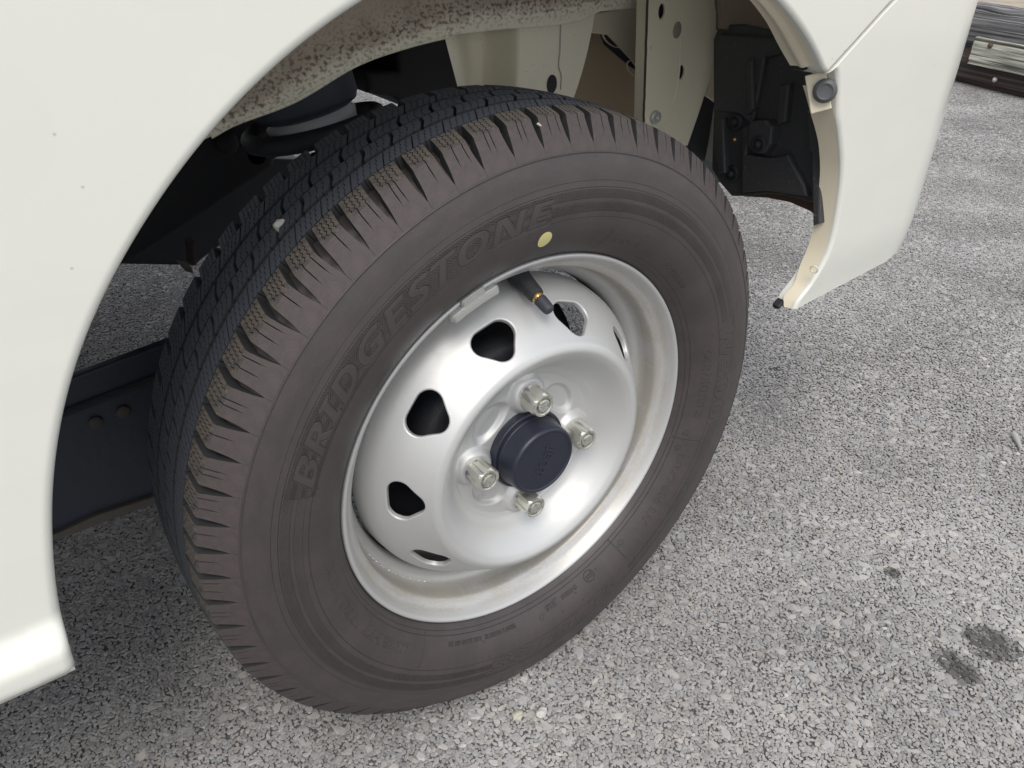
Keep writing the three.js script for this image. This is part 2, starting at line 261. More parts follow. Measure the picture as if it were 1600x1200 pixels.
  const tg = new THREE.ExtrudeGeometry(tip, { depth: 0.006, bevelEnabled: true, bevelSize: 0.0008, bevelThickness: 0.0008, bevelSegments: 1 }), tip0 = arch(5.5); tg.translate(tip0[0], tip0[1] + 0.001, 0.004);
  obj('air_dam', tg, M.black, truck);
  // fixing hole rim low on the bumper flange
  const ringP = on(1272, 421, 'x', 0.302), rg = new THREE.TorusGeometry(0.0034, 0.0007, 8, 24), rm = obj('fixing_hole', rg, M.primer, truck); rm.position.copy(ringP); rm.lookAt(ringP.clone().add(V3(-1, -0.2, 0.25)));
}
// plates drawn on a standing plane z = const, seen through the arch
function plate(pxs, z, depth, bevel = 0.002, holes = []) {
  const pts = pxs.map(p => { const w = on(p[0], p[1], 'z', z); return new THREE.Vector2(w.x, w.y); }), s = new THREE.Shape(pts);
  for (const [hx, hy, rx, ry, rot] of holes) { const w = on(hx, hy, 'z', z), h = new THREE.Path(); h.absellipse(w.x, w.y, rx, ry, 0, Math.PI * 2, false, rot || 0); s.holes.push(h); }
  const g = new THREE.ExtrudeGeometry(s, { depth, bevelEnabled: bevel > 0, bevelSize: bevel, bevelThickness: bevel, bevelOffset: -bevel, bevelSegments: 3, curveSegments: 20 }); g.translate(0, 0, z - depth - bevel); return g;
}
// dirt thrown up by the tyre: brown splatter over cream paint, in metres on the wall
const DL = [[330, 190], [400, 160], [470, 115], [560, 78], [660, 40], [750, 18], [850, 6], [930, -6], [1010, -20], [1150, -30]].map(p => { const w = on(p[0], p[1], 'z', -0.2); return [w.x, w.y]; });
const dirtLine = spline(DL);
const wallMap = (() => {
  const w = 1024, h = 512, q = mulberry(31);
  return dataTex(w, h, (u, v) => {
    const x = -0.3 + u * 0.8, y = 0.38 + v * 0.4, edge = dirtLine(Math.min(0.5, Math.max(-0.3, x))) + 0.009 * fbm(x * 60, y * 60, 1) + 0.006 * fbm(x * 160, y * 160, 4);
    const d = (y - edge) / 0.012, film = Math.min(1, Math.max(0, 0.5 + d)), sp = fbm(x * 620, y * 620, 9, 3), clot = sstep(0.17, 0.25, sp - 0.012 * Math.abs(d)) * sstep(-0.9, 0.9, d) * sstep(14, 0, d) , band = Math.exp(-(((d - 0.4) / 1.1) ** 2)) * sstep(0.02, 0.2, fbm(x * 300, y * 380, 12, 3)), dot = q() < 0.0012 ? 0.5 : 0;
    const base = [0.90, 0.885, 0.82], dust = [0.63, 0.575, 0.515], mud = [0.36, 0.305, 0.28], k = film * (0.75 + 0.35 * fbm(x * 30, y * 30, 6)), m = Math.min(1, 0.38 * clot + 0.8 * band + dot);
    return base.map((b, i) => lerp(lerp(b, dust[i], Math.min(1, k)), mud[i], m) + (q() - 0.5) * 0.025);
  }, { srgb: true });
})();
wallMap.wrapS = wallMap.wrapT = THREE.ClampToEdgeWrapping;
const wallUV = g => { const P = g.attributes.position, U = g.attributes.uv; for (let i = 0; i < P.count; i++) U.setXY(i, (P.getX(i) + 0.3) / 0.8, (P.getY(i) - 0.38) / 0.4); return g; };
M.wall = std(C(1, 0.985, 0.94), 0.55, { map: wallMap });
{
  // outer wall of the cab floor: upper band and the panel with its pressed trough
  const band = plate([[150, 300], [330, 214], [362, 196], [460, 158], [560, 100], [640, 72], [700, 57], [790, 46], [860, 42], [905, 34], [940, 18], [1010, 12], [1010, -200], [200, -160]], -0.195, 0.006, 0.0015);
  obj('inner_panel', wallUV(band), M.wall, truck);
  const lipE = new THREE.TubeGeometry(new THREE.CatmullRomCurve3([[330, 214], [362, 196], [460, 158], [560, 100], [640, 72], [700, 57]].map(p => on(p[0], p[1], 'z', -0.197))), 60, 0.0016, 8);
  obj('panel_hem', wallUV(lipE), M.wall, truck);
  const tl = on(697, 56, 'z', -0.2), bl = on(724, 160, 'z', -0.2), tr = on(935, 10, 'z', -0.2), br = on(892, 175, 'z', -0.2);
  const trough = surf(90, 30, (u, v) => {
    const a = tl.clone().lerp(bl, v), b = tr.clone().lerp(br, v); b.x += 0.004 * Math.sin(v * 3.1) - 0.012 * (1 - v) ** 3 * 0 ; const p = a.lerp(b, u);
    const px = u * 0.15, well = sstep(0.0, 0.052, px) * (1 - sstep(0.060, 0.070, px)) * sstep(0.02, 0.10, v); p.z = -0.203 - 0.042 * well - 0.02 * (1 - sstep(0, 0.05, px)) * 0 + 0.001 * Math.sin(px * 400) * 0; return p;
  });
  obj('strut_panel', wallUV(trough), M.wall, truck);
  const hole = new THREE.CylinderGeometry(0.0075, 0.0075, 0.004, 24); hole.rotateX(Math.PI / 2); const h0 = obj('hole_shade_disc', hole, M.black, truck); h0.position.copy(on(861, 131, 'z', -0.2035)); h0.scale.set(0.75, 1.1, 1);  // black disc standing in for the shade of an open hole
  const seamC = new THREE.CatmullRomCurve3([[877, 8], [876, 40], [875, 80], [873, 104], [877, 118], [876, 140]].map(p => on(p[0], p[1], 'z', -0.2022))); obj('sealer_bead', new THREE.TubeGeometry(seamC, 50, 0.0006, 6), std(C(0.42, 0.40, 0.34), 0.7), truck);
  // recess between the two panels, tan brown inside
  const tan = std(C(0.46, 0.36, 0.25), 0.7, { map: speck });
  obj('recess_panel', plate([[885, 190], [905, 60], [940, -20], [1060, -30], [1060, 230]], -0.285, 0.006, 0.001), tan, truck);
  obj('recess_gusset', plate([[925, 22], [1016, 10], [1016, 118], [1000, 112], [985, 92], [950, 55], [925, 52]], -0.225, 0.001, 0.0008, [[958, 62, 0.014, 0.0045, -0.5], [1002, 35, 0.005, 0.008, 0.2], [992, 108, 0.012, 0.005, -0.6]]), M.primer, truck);
  obj('gusset_slot_shade', plate([[930, 30], [1012, 16], [1014, 122], [985, 104], [945, 70]], -0.231, 0.002, 0), M.under, truck);  // dark sheet added behind the slots so they read as shaded openings
  obj('dried_mud', new THREE.TubeGeometry(new THREE.CatmullRomCurve3(Array.from({ length: 24 }, (_, i) => on(1012.5 - 7 * i / 23 + 1.1 * NO.noise(i * 0.7, 3, 1), -20 + i * 9.5, 'z', -0.1612))), 120, 0.0013, 6), std(C(0.12, 0.09, 0.07), 1, { bumpMap: grain, bumpScale: 0.001 }), truck);
  obj('recess_edge', surf(40, 6, (u, v) => { const a = on(935, 10, 'z', -0.2).lerp(on(892, 175, 'z', -0.2), u); a.z = -0.203 - 0.08 * v; return a; }), M.primer, truck);
  // front post
  const post = plate([[1013, -40], [1011, 60], [1005, 230], [1075, 228], [1090, 185], [1108, 130], [1119, 80], [1120, 20], [1112, -40]], -0.16, 0.001, 0.0015, [[1035, 18, 0.0042, 0.0065, 0.1], [1066, 113, 0.0042, 0.0066, 0.1]]);
  obj('post_hole_shade', plate([[1018, -40], [1016, 60], [1012, 225], [1068, 225], [1082, 185], [1100, 130], [1110, 80], [1110, -40]], -0.1675, 0.002, 0), M.under, truck);  // black plate added behind the post holes, stands in for their shade
  const pm = std(C(0.78, 0.72, 0.58), 0.55, { map: speck });
  obj('front_post', post, pm, truck);
  obj('post_return', surf(30, 6, (u, v) => { const a = on(1013, -40, 'z', -0.16).lerp(on(1005, 230, 'z', -0.16), u); a.z = -0.162 - 0.012 * v; return a; }), pm, truck);
  obj('post_flange', surf(40, 8, (u, v) => { const c = [[1112, -40], [1121, 20], [1119, 80], [1108, 130], [1090, 185], [1075, 228]], t = u * 5, i = Math.min(4, Math.floor(t)), a = on(c[i][0], c[i][1], 'z', -0.16).lerp(on(c[i + 1][0], c[i + 1][1], 'z', -0.16), t - i); a.z = -0.163 - 0.03 * v; a.x += 0.014 * v; return a; }), pm, truck);
  const rib = new THREE.CatmullRomCurve3([[1063, 60], [1062, 100], [1055, 150], [1043, 183], [1036, 194], [1030, 196]].map(p => on(p[0], p[1], 'z', -0.1606))); obj('pressed_rib', new THREE.TubeGeometry(rib, 40, 0.0010, 8), pm, truck);
  const plug = new THREE.SphereGeometry(0.0065, 20, 10); plug.scale(0.85, 1.15, 0.3); for (const [x, y] of [[1058, 47]]) { const o = obj('blanking_plug', plug, std(C(0.25, 0.22, 0.18), 0.7), truck); o.position.copy(on(x, y, 'z', -0.1598)); }
  const bolt = new THREE.LatheGeometry([[0, 0.002], [0.0025, 0.002], [0.0028, 0.0032], [0.0058, 0.0032], [0.0066, 0.001], [0.0066, -0.001]].map(p => new THREE.Vector2(...p)), 20); bolt.rotateX(Math.PI / 2);
  const pb = obj('post_bolt', bolt, M.zinc, truck); pb.position.copy(on(1023, 183, 'z', -0.1595));
  const weld = new THREE.CylinderGeometry(0.004, 0.0042, 0.0006, 18); weld.rotateX(Math.PI / 2);
  for (const [x, y] of [[1093, 83], [1080, 134], [1022, 75], [1065, 180]]) obj('spot_weld', weld, pm, truck).position.copy(on(x, y, 'z', -0.1600));
  // upper brown wheel-house roof behind the guard
  obj('wheel_house_top', surf(20, 20, (u, v) => V3(lerp(0.305, 0.43, u), lerp(0.515, 0.68, v), -0.21 + 0.02 * Math.sin(u * 3)), { uv: (u, v) => [u, v] }), std(C(0.22, 0.17, 0.135), 0.85, { map: speck, bumpMap: grain, bumpScale: 0.001 }), truck);
  obj('wheel_house_side', plate([[1128, 45], [1124, -60], [1290, -60], [1290, 90], [1215, 60]], -0.13, 0.003, 0.001), std(C(0.24, 0.18, 0.14), 0.85, { map: speck, bumpMap: grain, bumpScale: 0.001 }), truck);
  obj('side_bracket', plate([[1112, 97], [1128, 95], [1126, 165], [1105, 150]], -0.175, 0.004, 0.001), M.primer, truck);
  obj('void_shade_plate', plate([[1060, 120], [1140, 100], [1180, 240], [1160, 286], [1060, 286]], -0.30, 0.02, 0.003), M.under, truck);  // dark plate put in for the unlit void between post and guard
}
{ // black splash guard in front of the wheel: stands across the truck, about x = 0.33
  const X0 = 0.332, O = [[1121, 62], [1127, 47], [1140, 41], [1165, 40], [1215, 50], [1240, 66], [1257, 92], [1270, 125], [1290, 150], [1300, 200], [1296, 310], [1270, 312], [1230, 301], [1200, 299], [1165, 303], [1148, 303], [1132, 285], [1118, 262], [1121, 180]];
  const sh = new THREE.Shape(O.map(p => { const w = on(p[0], p[1], 'x', X0); return new THREE.Vector2(-w.z, w.y); }));
  const mk = (g, x) => { g.rotateY(-Math.PI / 2); g.translate(x, 0, 0); return g; }; // shape x -> -z... plate faces rearward
  const flip = s => new THREE.Shape(s.getPoints().map(p => new THREE.Vector2(-p.x, p.y)));
  const back = mk(new THREE.ExtrudeGeometry(flip(sh), { depth: 0.003, bevelEnabled: true, bevelSize: 0.0015, bevelThickness: 0.0015, bevelSegments: 2 }), X0);
  const scratch = canvasTex(512, 512, (c, w, h) => { const q = mulberry(4); c.fillStyle = 'rgb(58,58,59)'; c.fillRect(0, 0, w, h); for (let i = 0; i < 1500; i++) { const x = q() * w, y = q() * h, l = 2 + q() * 7, a = q() * 6.3; c.strokeStyle = `rgba(170,168,155,${0.06 + 0.32 * q() ** 3})`; c.lineWidth = 0.6 + q(); c.beginPath(); c.moveTo(x, y); c.lineTo(x + l * Math.cos(a), y + l * Math.sin(a)); c.stroke(); } }, { srgb: true }); scratch.repeat.set(5, 5);
  M.guard = std(C(1, 1, 1), 0.5, { map: scratch, bumpMap: grain, bumpScale: 0.0006 });
  const g = obj('splash_guard', back, M.guard, truck);
  const add = (name, pxs, up, mat = M.guard) => { const s = new THREE.Shape(pxs.map(p => { const w = on(p[0], p[1], 'x', X0 - up); return new THREE.Vector2(w.z, w.y); })); return obj(name, mk(new THREE.ExtrudeGeometry(s, { depth: up, bevelEnabled: true, bevelSize: 0.002, bevelThickness: 0.003, bevelOffset: -0.002, bevelSegments: 3 }), X0 - 0.0015), mat, g); };
  add('raised_panel', [[1122, 70], [1130, 52], [1215, 58], [1245, 80], [1200, 90], [1180, 196], [1160, 178], [1150, 176], [1121, 172]], 0.006);
  add('rib', [[1170, 95], [1180, 90], [1182, 170], [1172, 180]], 0.010);
  add('rib', [[1222, 132], [1238, 130], [1232, 190], [1218, 195]], 0.008);
  add('boss', [[1174, 192], [1182, 187], [1200, 187], [1211, 196], [1208, 225], [1196, 240], [1180, 238], [1171, 226]], 0.013);
  add('step', [[1163, 200], [1175, 196], [1170, 240], [1210, 246], [1235, 240], [1262, 290], [1266, 306], [1200, 297], [1163, 300]], 0.007);
  add('side_strip', [[1266, 172], [1285, 185], [1288, 250], [1286, 348], [1274, 352], [1272, 240], [1267, 232]], 0.016);
  add('mount_tab', [[1122, 190], [1134, 184], [1137, 270], [1128, 270], [1119, 232]], 0.009);
  const bolt = new THREE.LatheGeometry([[0, 0.006], [0.0030, 0.006], [0.0036, 0.002], [0.0052, 0.002], [0.0056, 0.004], [0.0082, 0.003], [0.0092, 0]].map(p => new THREE.Vector2(...p)), 28); bolt.rotateZ(Math.PI / 2);
  for (const [x, y, u] of [[1187, 225, 0.0155], [1145, 271, 0.004], [1150, 190, 0.006]]) { const b = obj('bolt', bolt, M.black, g); b.position.copy(on(x, y, 'x', X0 - u)); }
  const st = obj('stud_tip', new THREE.SphereGeometry(0.0028, 12, 8), M.brass, g); st.position.copy(on(1148, 218, 'x', X0 - 0.004));
  { const sB = new THREE.Shape([[1146, 262], [1310, 262], [1310, 352], [1290, 345], [1268, 327], [1235, 313], [1200, 306], [1165, 304], [1150, 300]].map(p => { const w = on(p[0], p[1], 'x', 0.365); return new THREE.Vector2(w.z, w.y); })); obj('lower_brace', mk(new THREE.ExtrudeGeometry(sB, { depth: 0.012, bevelEnabled: true, bevelSize: 0.002, bevelThickness: 0.002, bevelSegments: 2 }), 0.377), M.rust, truck); }
}
// ---- running gear seen past the tyre
{
  obj('chassis_rail', plate([[100, 470], [205, 407], [300, 346], [428, 262], [430, 250], [450, 240], [475, 222], [445, 190], [404, 181], [300, 170], [100, 330]], -0.42, 0.06, 0.006), M.under, truck);
  const bump = new THREE.SphereGeometry(0.012, 20, 14); obj('rail_bolt', bump, M.under, truck).position.copy(on(354, 222, 'z', -0.415));
  obj('crossmember', plate([[90, 412], [305, 416], [330, 395], [470, 300], [470, 250], [200, 240], [90, 330]], -0.75, 0.12, 0.006), M.under, truck);
  obj('rear_bracket', plate([[282, 415], [300, 418], [303, 428], [290, 424]], -0.62, 0.02, 0.002), std(C(0.10, 0.085, 0.06), 0.8), truck);
  obj('side_link', plate([[297, 380], [306, 378], [308, 415], [300, 416]], -0.6, 0.02, 0.002), std(C(0.05, 0.045, 0.035), 0.8), truck);
  obj('heater_duct', plate([[574, 112], [622, 110], [622, 40], [740, 20], [740, 175], [640, 170], [616, 153], [576, 146]], -0.46, 0.1, 0.006), M.under, truck);
  obj('cab_crossbeam', plate([[300, -300], [740, -300], [740, 45], [622, 90], [569, 95], [540, 120], [300, 215]], -0.55, 0.05, 0.004), M.under, truck);
  const strut = group('front_strut', truck), c0 = on(487, 187, 'z', -0.285), see = ray(487, 187).normalize(), ax = see.clone().multiplyScalar(-0.47).addScaledVector(RT, -0.30).addScaledVector(UPV, 0.83).normalize();
  strut.position.copy(c0); strut.scale.setScalar(1.05); strut.quaternion.setFromUnitVectors(V3(0, 1, 0), ax);
  const L = pts => new THREE.LatheGeometry(pts.map(p => new THREE.Vector2(...p)), 48);
  obj('bump_rubber', L([[0.0, 0.006], [0.036, 0.006], [0.0425, 0.009], [0.045, 0.014], [0.046, 0.05], [0.048, 0.055], [0.048, 0.2]]), std(C(0.045, 0.052, 0.07), 0.5), strut);
  obj('dust_cup', L([[0.0, -0.016], [0.030, -0.016], [0.037, -0.012], [0.039, 0.002], [0.03, 0.008]]), std(C(0.50, 0.52, 0.54), 0.5), strut);
  class Helix extends THREE.Curve { getPoint(t, o = new THREE.Vector3()) { const a = t * Math.PI * 2 * 1.15 + 3.6; return o.set(0.0545 * Math.cos(a), -0.016 + 0.016 * t, 0.0545 * Math.sin(a)); } }
  obj('coil_spring', new THREE.TubeGeometry(new Helix(), 140, 0.0078, 12), M.under, strut);
  obj('strut_tube', L([[0.0, -0.25], [0.022, -0.25], [0.024, -0.06], [0.022, -0.03]]), M.under, strut);
  // plate below the sill, behind the wheel
  const cov = obj('underbody_cover', plate([[20, 622], [120, 588], [270, 532], [290, 770], [236, 789], [95, 841], [0, 876]], -0.25, 0.006, 0.002), std(C(0.024, 0.030, 0.045), 0.5, { bumpMap: grain, bumpScale: 0.0005 }), truck);
  const rv = new THREE.SphereGeometry(0.006, 16, 8); rv.scale(1, 1, 0.4); for (const [x, y] of [[150, 661], [193, 644]]) obj('rivet', rv, std(C(0.06, 0.055, 0.05), 0.8), cov).position.copy(on(x, y, 'z', -0.248));
  obj('cover_hem', plate([[20, 858], [95, 832], [150, 806], [236, 778], [290, 755], [290, 771], [236, 790], [95, 842], [20, 868]], -0.244, 0.004, 0.0015), std(C(0.09, 0.08, 0.07), 0.8), cov);
  obj('cover_fold', surf(30, 8, (u, v) => { const a = on(lerp(60, 270, u), lerp(655, 575, u), 'z', -0.248), b = on(lerp(60, 270, u), lerp(668, 588, u), 'z', -0.248); const p = a.lerp(b, v); p.z += 0.004 * Math.sin(v * Math.PI); return p; }), M.under, cov);
}
// ---- bodywork outside the picture that shades the wheel and the ground
{
  const rb = (name, w, h, d, x, y, z, m = M.paint, r = 0.04) => { const o = obj(name, new RoundedBoxGeometry(w, h, d, 4, r), m, truck); o.position.set(x, y, z); };
  rb('cab_body', 1.26, 0.86, 1.40, -0.13, 1.47, -0.72);
  rb('cab_floor', 1.2, 0.05, 1.34, -0.06, 0.72, -0.76, M.under, 0.01);
  rb('cargo_bed', 1.95, 0.32, 1.40, -1.77, 0.80, -0.72, M.paint, 0.02);
  rb('far_side_panel', 0.95, 0.42, 0.03, -0.78, 0.86, -1.42, M.paint, 0.01);
  rb('far_sill', 0.6, 0.12, 0.03, 0.0, 0.62, -1.42, M.under, 0.01);
  rb('engine_shade_block', 0.7, 0.40, 0.95, -0.82, 0.42, -0.75, M.under, 0.03);  // unseen box where the engine sits, added to darken the ground
  rb('far_shade_skirt', 0.75, 0.32, 0.04, -0.75, 0.46, -1.42, M.under, 0.01);  // unseen far-side skirt, added to keep light from under the truck
  rb('rear_frame', 1.9, 0.12, 0.7, -1.75, 0.5, -0.72, M.under, 0.02);
}

// ---------------------------------------------------------------- the wheel
const wheel = group('wheel', truck); wheel.position.set(0, 0.252, 0); wheel.userData.label = 'steel wheel with a dusty winter tyre';
const ZC = -0.0525, BOT = -0.2508;
function squash(p) { // the tyre's own weight: flat at the ground, fuller just above it
  const a = Math.atan2(p.y, p.x) + Math.PI / 2, r = Math.hypot(p.x, p.y), w = Math.exp(-((Math.atan2(Math.sin(a), Math.cos(a)) / 0.5) ** 2)) * sstep(0.17, 0.215, r) * sstep(0.262, 0.235, r);
  if (p.z > ZC) p.z += 0.004 * w; else p.z -= 0.004 * w;
  if (p.y < BOT) p.y = BOT + (p.y - BOT) * 0.03;
  return p;
}
const treadR = z => 0.2660 - 0.0032 * ((z - ZC) / 0.0525) ** 2;
const SIDE = curve2([[0.1650, -0.006], [0.1672, -0.0005], [0.1700, 0.0035], [0.1745, 0.0082], [0.181, 0.0134], [0.190, 0.0180], [0.198, 0.0200], [0.2065, 0.0209], [0.2150, 0.0206], [0.2235, 0.0190], [0.2330, 0.0170], [0.2405, 0.0147]], 90);
{
  const inner = curve2([[0.2415, 0.0144], [0.2455, 0.0088], [0.2490, 0.0030], [0.2510, -0.0020], [0.2540, -0.0075], [0.2562, -0.02], [0.2575, ZC]], 30);
  const half = [...inner.slice(1)], mir = p => [p[0], 2 * ZC - p[1]];
  const base = [...half, ...half.slice(0, -1).reverse().map(mir), ...SIDE.slice().reverse().map(mir)];
  obj('tyre_carcass', lathe([[0.2405, 0.0147], [0.2413, 0.0151], [0.2420, 0.0147], ...base], 360, squash), M.rubber, wheel);
  // outer sidewall in five sheets, each with its own moulded relief
  const len = [0]; for (let i = 1; i < SIDE.length; i++) len.push(len[i - 1] + Math.hypot(SIDE[i][0] - SIDE[i - 1][0], SIDE[i][1] - SIDE[i - 1][1]));
  const total = len[len.length - 1], W = 2048, H = 1024, SEC = 72, A0 = 200;      // sheet k runs clockwise from A0 - k * 72 degrees
  const rowOf = r => { let i = 1; while (i < SIDE.length - 1 && SIDE[i][0] < r) i++; const t = (r - SIDE[i - 1][0]) / (SIDE[i][0] - SIDE[i - 1][0]); return H * (1 - lerp(len[i - 1], len[i], t) / total); };
  const colOf = deg => (A0 - deg) / SEC * W;          // along all five sheets
  const PXM = H / total;                               // pixels to the metre across; along it is W / (72 degrees of arc)
  const q = mulberry(12), vents = []; for (let i = 0; i < 46; i++) vents.push([q() * 360 - 160, 0.178 + q() * 0.05, q()]);
  const draw = k => (c) => {
    c.fillStyle = 'rgb(128,128,128)'; c.fillRect(0, 0, W, H); c.save(); c.translate(-k * W, 0);
    const off = deg => { let x = colOf(deg); while (x < k * W - W * 2) x += 5 * W; while (x > k * W + W * 3) x -= 5 * W; return x; };
    const sx = r => (W / (SEC * RAD)) / r;             // pixels to the metre along at that radius
    // hatched double ring
    const hatch = (r0, r1, step, amp, lean) => { step *= 1.45; const y0 = rowOf(r1), y1 = rowOf(r0), p = step * sx((r0 + r1) / 2); c.save(); c.beginPath(); c.rect(k * W, y0, W, y1 - y0); c.clip(); c.strokeStyle = 'rgb(72,72,72)'; c.lineWidth = p * 0.5; for (let x = k * W - 200; x < k * W + W + 200; x += p) { c.beginPath(); c.moveTo(x, y0); c.lineTo(x + lean * (y1 - y0), y1); c.stroke(); } c.restore(); };
    c.fillStyle = 'rgb(140,140,140)'; c.fillRect(k * W, rowOf(0.2195), W, rowOf(0.1993) - rowOf(0.2195));
    hatch(0.2125, 0.2185, 0.00115, 0, 0.55); hatch(0.2035, 0.2092, 0.00115, 0, 0.55);
    c.fillStyle = 'rgb(118,118,118)'; c.fillRect(k * W, rowOf(0.2123), W, rowOf(0.2095) - rowOf(0.2123));
    for (const [r, w, g] of [[0.2195, 3, 170], [0.1992, 4, 175], [0.2238, 2, 150], [0.1745, 3, 160], [0.1715, 5, 100]]) { c.strokeStyle = `rgb(${g},${g},${g})`; c.lineWidth = w; c.beginPath(); c.moveTo(k * W, rowOf(r)); c.lineTo(k * W + W, rowOf(r)); c.stroke(); }
    // large names on a chevron ground
    const big = (txt, degA, degB, r0, r1, slant, chev, font) => {
      const xa = off(degA), xb = xa + (degA - degB) / SEC * W, y0 = rowOf(r1), y1 = rowOf(r0), h = y1 - y0;
      c.fillStyle = chev ? 'rgb(140,140,140)' : 'rgb(96,96,96)'; c.fillRect(xa - 20, y0, xb - xa + 40, h);
      if (chev) { c.save(); c.beginPath(); c.rect(xa - 20, y0, xb - xa + 40, h); c.clip(); c.strokeStyle = 'rgb(52,52,52)'; c.lineWidth = 7.5; for (let x = xa - 300; x < xb + 300; x += 16) { c.beginPath(); for (let i = 0; i <= 6; i++) { const yy = y0 + h * i / 6, xx = x + (i % 2 ? 46 : 0); i ? c.lineTo(xx, yy) : c.moveTo(xx, yy); } c.stroke(); } c.restore(); }
      c.save(); const fs = h * (chev ? 1.02 : 1.22); c.font = font || `italic bold ${fs}px sans-serif`; c.textBaseline = 'alphabetic'; c.textAlign = 'left'; const tw = c.measureText(txt).width;
      c.translate(xa, y1 - h * (chev ? 0.13 : 0.06)); c.transform((xb - xa) / tw, 0, slant, 1, 0, 0); c.lineJoin = 'round'; c.lineWidth = 13; c.strokeStyle = 'rgb(225,225,225)'; c.strokeText(txt, 0, 0); c.fillStyle = chev ? 'rgb(160,160,160)' : 'rgb(190,190,190)'; c.fillText(txt, 0, 0); c.restore();
    };
    big('BRIDGESTONE', 161.5, 92.5, 0.1978, 0.2185, -0.05, true);
    big('W300', 18.5, -11, 0.1985, 0.2165, 0, false, `bold ${(rowOf(0.1985) - rowOf(0.2165)) * 1.22}px sans-serif`);
    big('STUDLESS', -59, -105, 0.2010, 0.2165, -0.15, false);
    const small = (txt, degA, degB, r, hh, lum = 200) => { const xa = off(degA), xb = xa + (degA - degB) / SEC * W, y = rowOf(r); c.save(); c.font = `bold ${hh * PXM * 1.35}px sans-serif`; c.textAlign = 'left'; const tw = c.measureText(txt).width; c.translate(xa, y); c.scale((xb - xa) / tw, 1); c.lineWidth = 3; c.strokeStyle = `rgb(${lum},${lum},${lum})`; c.strokeText(txt, 0, 0); c.fillStyle = 'rgb(186,186,186)'; c.fillText(txt, 0, 0); c.restore(); };
    small('145/80R12', 13, -10, 0.1835, 0.0075, 190); small('80/78N LT', -22, -46, 0.1825, 0.0075, 190);
    small('RADIAL', 72, 62, 0.180, 0.004, 170); small('TUBELESS', 50, 38, 0.1795, 0.004, 170);
    small('LIGHT TRUCK', 226, 182, 0.1815, 0.0075, 190); small('JAPAN', 140, 128, 0.1765, 0.004, 160);
    small('TREAD 2 POLYESTER', -97, -108, 0.1785, 0.0035, 170); small('MAX LOAD 450 KG', -109, -121, 0.1785, 0.0035, 165); small('JIS', -82, -86, 0.1785, 0.005, 170); small('D0006', -74, -80, 0.1785, 0.0042, 170);
    c.lineWidth = 4; c.strokeStyle = 'rgb(190,190,190)'; { const x = off(-69), y = rowOf(0.1805); c.beginPath(); c.ellipse(x, y, 0.0055 * sx(0.18), 0.0055 * PXM, 0, 0, 6.3); c.stroke(); c.font = 'bold 60px sans-serif'; c.textAlign = 'center'; c.fillStyle = 'rgb(180,180,180)'; c.fillText('JIS', x, y + 20); }
    // joints between the mould segments, vents
    for (const [d, r0, r1] of [[-17, 0.173, 0.1985], [-57, 0.172, 0.195], [-130, 0.173, 0.196], [118, 0.170, 0.181], [74, 0.172, 0.19]]) { const x = off(d); c.strokeStyle = 'rgb(82,82,82)'; c.lineWidth = 6; c.beginPath(); c.moveTo(x, rowOf(r0)); c.lineTo(x, rowOf(r1)); c.stroke(); for (const r of [r0, r1]) { c.fillStyle = 'rgb(40,40,40)'; c.beginPath(); c.arc(x, rowOf(r), 9, 0, 6.3); c.fill(); } }
    for (const [d, r] of [[-15.2, 0.1815], [-20.5, 0.1795], [-55, 0.1805], [11, 0.186], [-88, 0.1845]]) { const x = off(d), y = rowOf(r); c.fillStyle = 'rgb(160,160,160)'; c.beginPath(); c.ellipse(x, y, 0.0033 * sx(r), 0.0033 * PXM, 0, 0, 6.3); c.fill(); c.fillStyle = 'rgb(20,20,20)'; c.beginPath(); c.ellipse(x, y, 0.0016 * sx(r), 0.0016 * PXM, 0, 0, 6.3); c.fill(); }
    for (const [d, r, j] of vents) { const x = off(d), y = rowOf(r); c.strokeStyle = j < 0.7 ? 'rgb(215,215,215)' : 'rgb(60,60,60)'; c.lineWidth = 6; c.beginPath(); c.moveTo(x, y); c.lineTo(x + 14 * (j - 0.2), y + 16 + 8 * j); c.stroke(); }
    c.restore();
  };
  for (let k = 0; k < 5; k++) {
    const t = canvasTex(W, H, draw(k), { clamp: true }), n = 144, N = SIDE.length - 1;
    const g = surf(n, N, (u, v) => { const i = Math.round(v * N), a = (A0 - (k + u) * SEC) * RAD; return squash(V3(SIDE[i][0] * Math.cos(a), SIDE[i][0] * Math.sin(a), SIDE[i][1])); }, { flip: true, uv: (u, v) => [u, len[Math.round(v * N)] / total] });
    // meet the next sheet with the same normals
    const P = g.attributes.position, Nn = g.attributes.normal; for (let j = 0; j <= N; j++) { const a = j * (n + 1), b = a + n; for (const i of [a, b]) { const x = P.getX(i), y = P.getY(i), r = Math.hypot(x, y), s = i === a ? a + 1 : b - 1, rs = Math.hypot(P.getX(s), P.getY(s)), nr = (Nn.getX(s) * P.getX(s) + Nn.getY(s) * P.getY(s)) / rs; Nn.setXYZ(i, nr * x / r, nr * y / r, Nn.getZ(s)); } }
    g.setAttribute('uv1', new THREE.Float32BufferAttribute(Array.from({ length: P.count }, (_, i) => [Math.atan2(P.getY(i), P.getX(i)) * 1.2, Math.hypot(P.getX(i), P.getY(i)) * 6]).flat(), 2));
    const rm = rubberMap.clone(); rm.channel = 1; rm.needsUpdate = true;
    obj('sidewall', g, std(C(0.88, 0.86, 0.87), 0.47, { map: rm, bumpMap: t, bumpScale: 0.0062 }), wheel);
  }
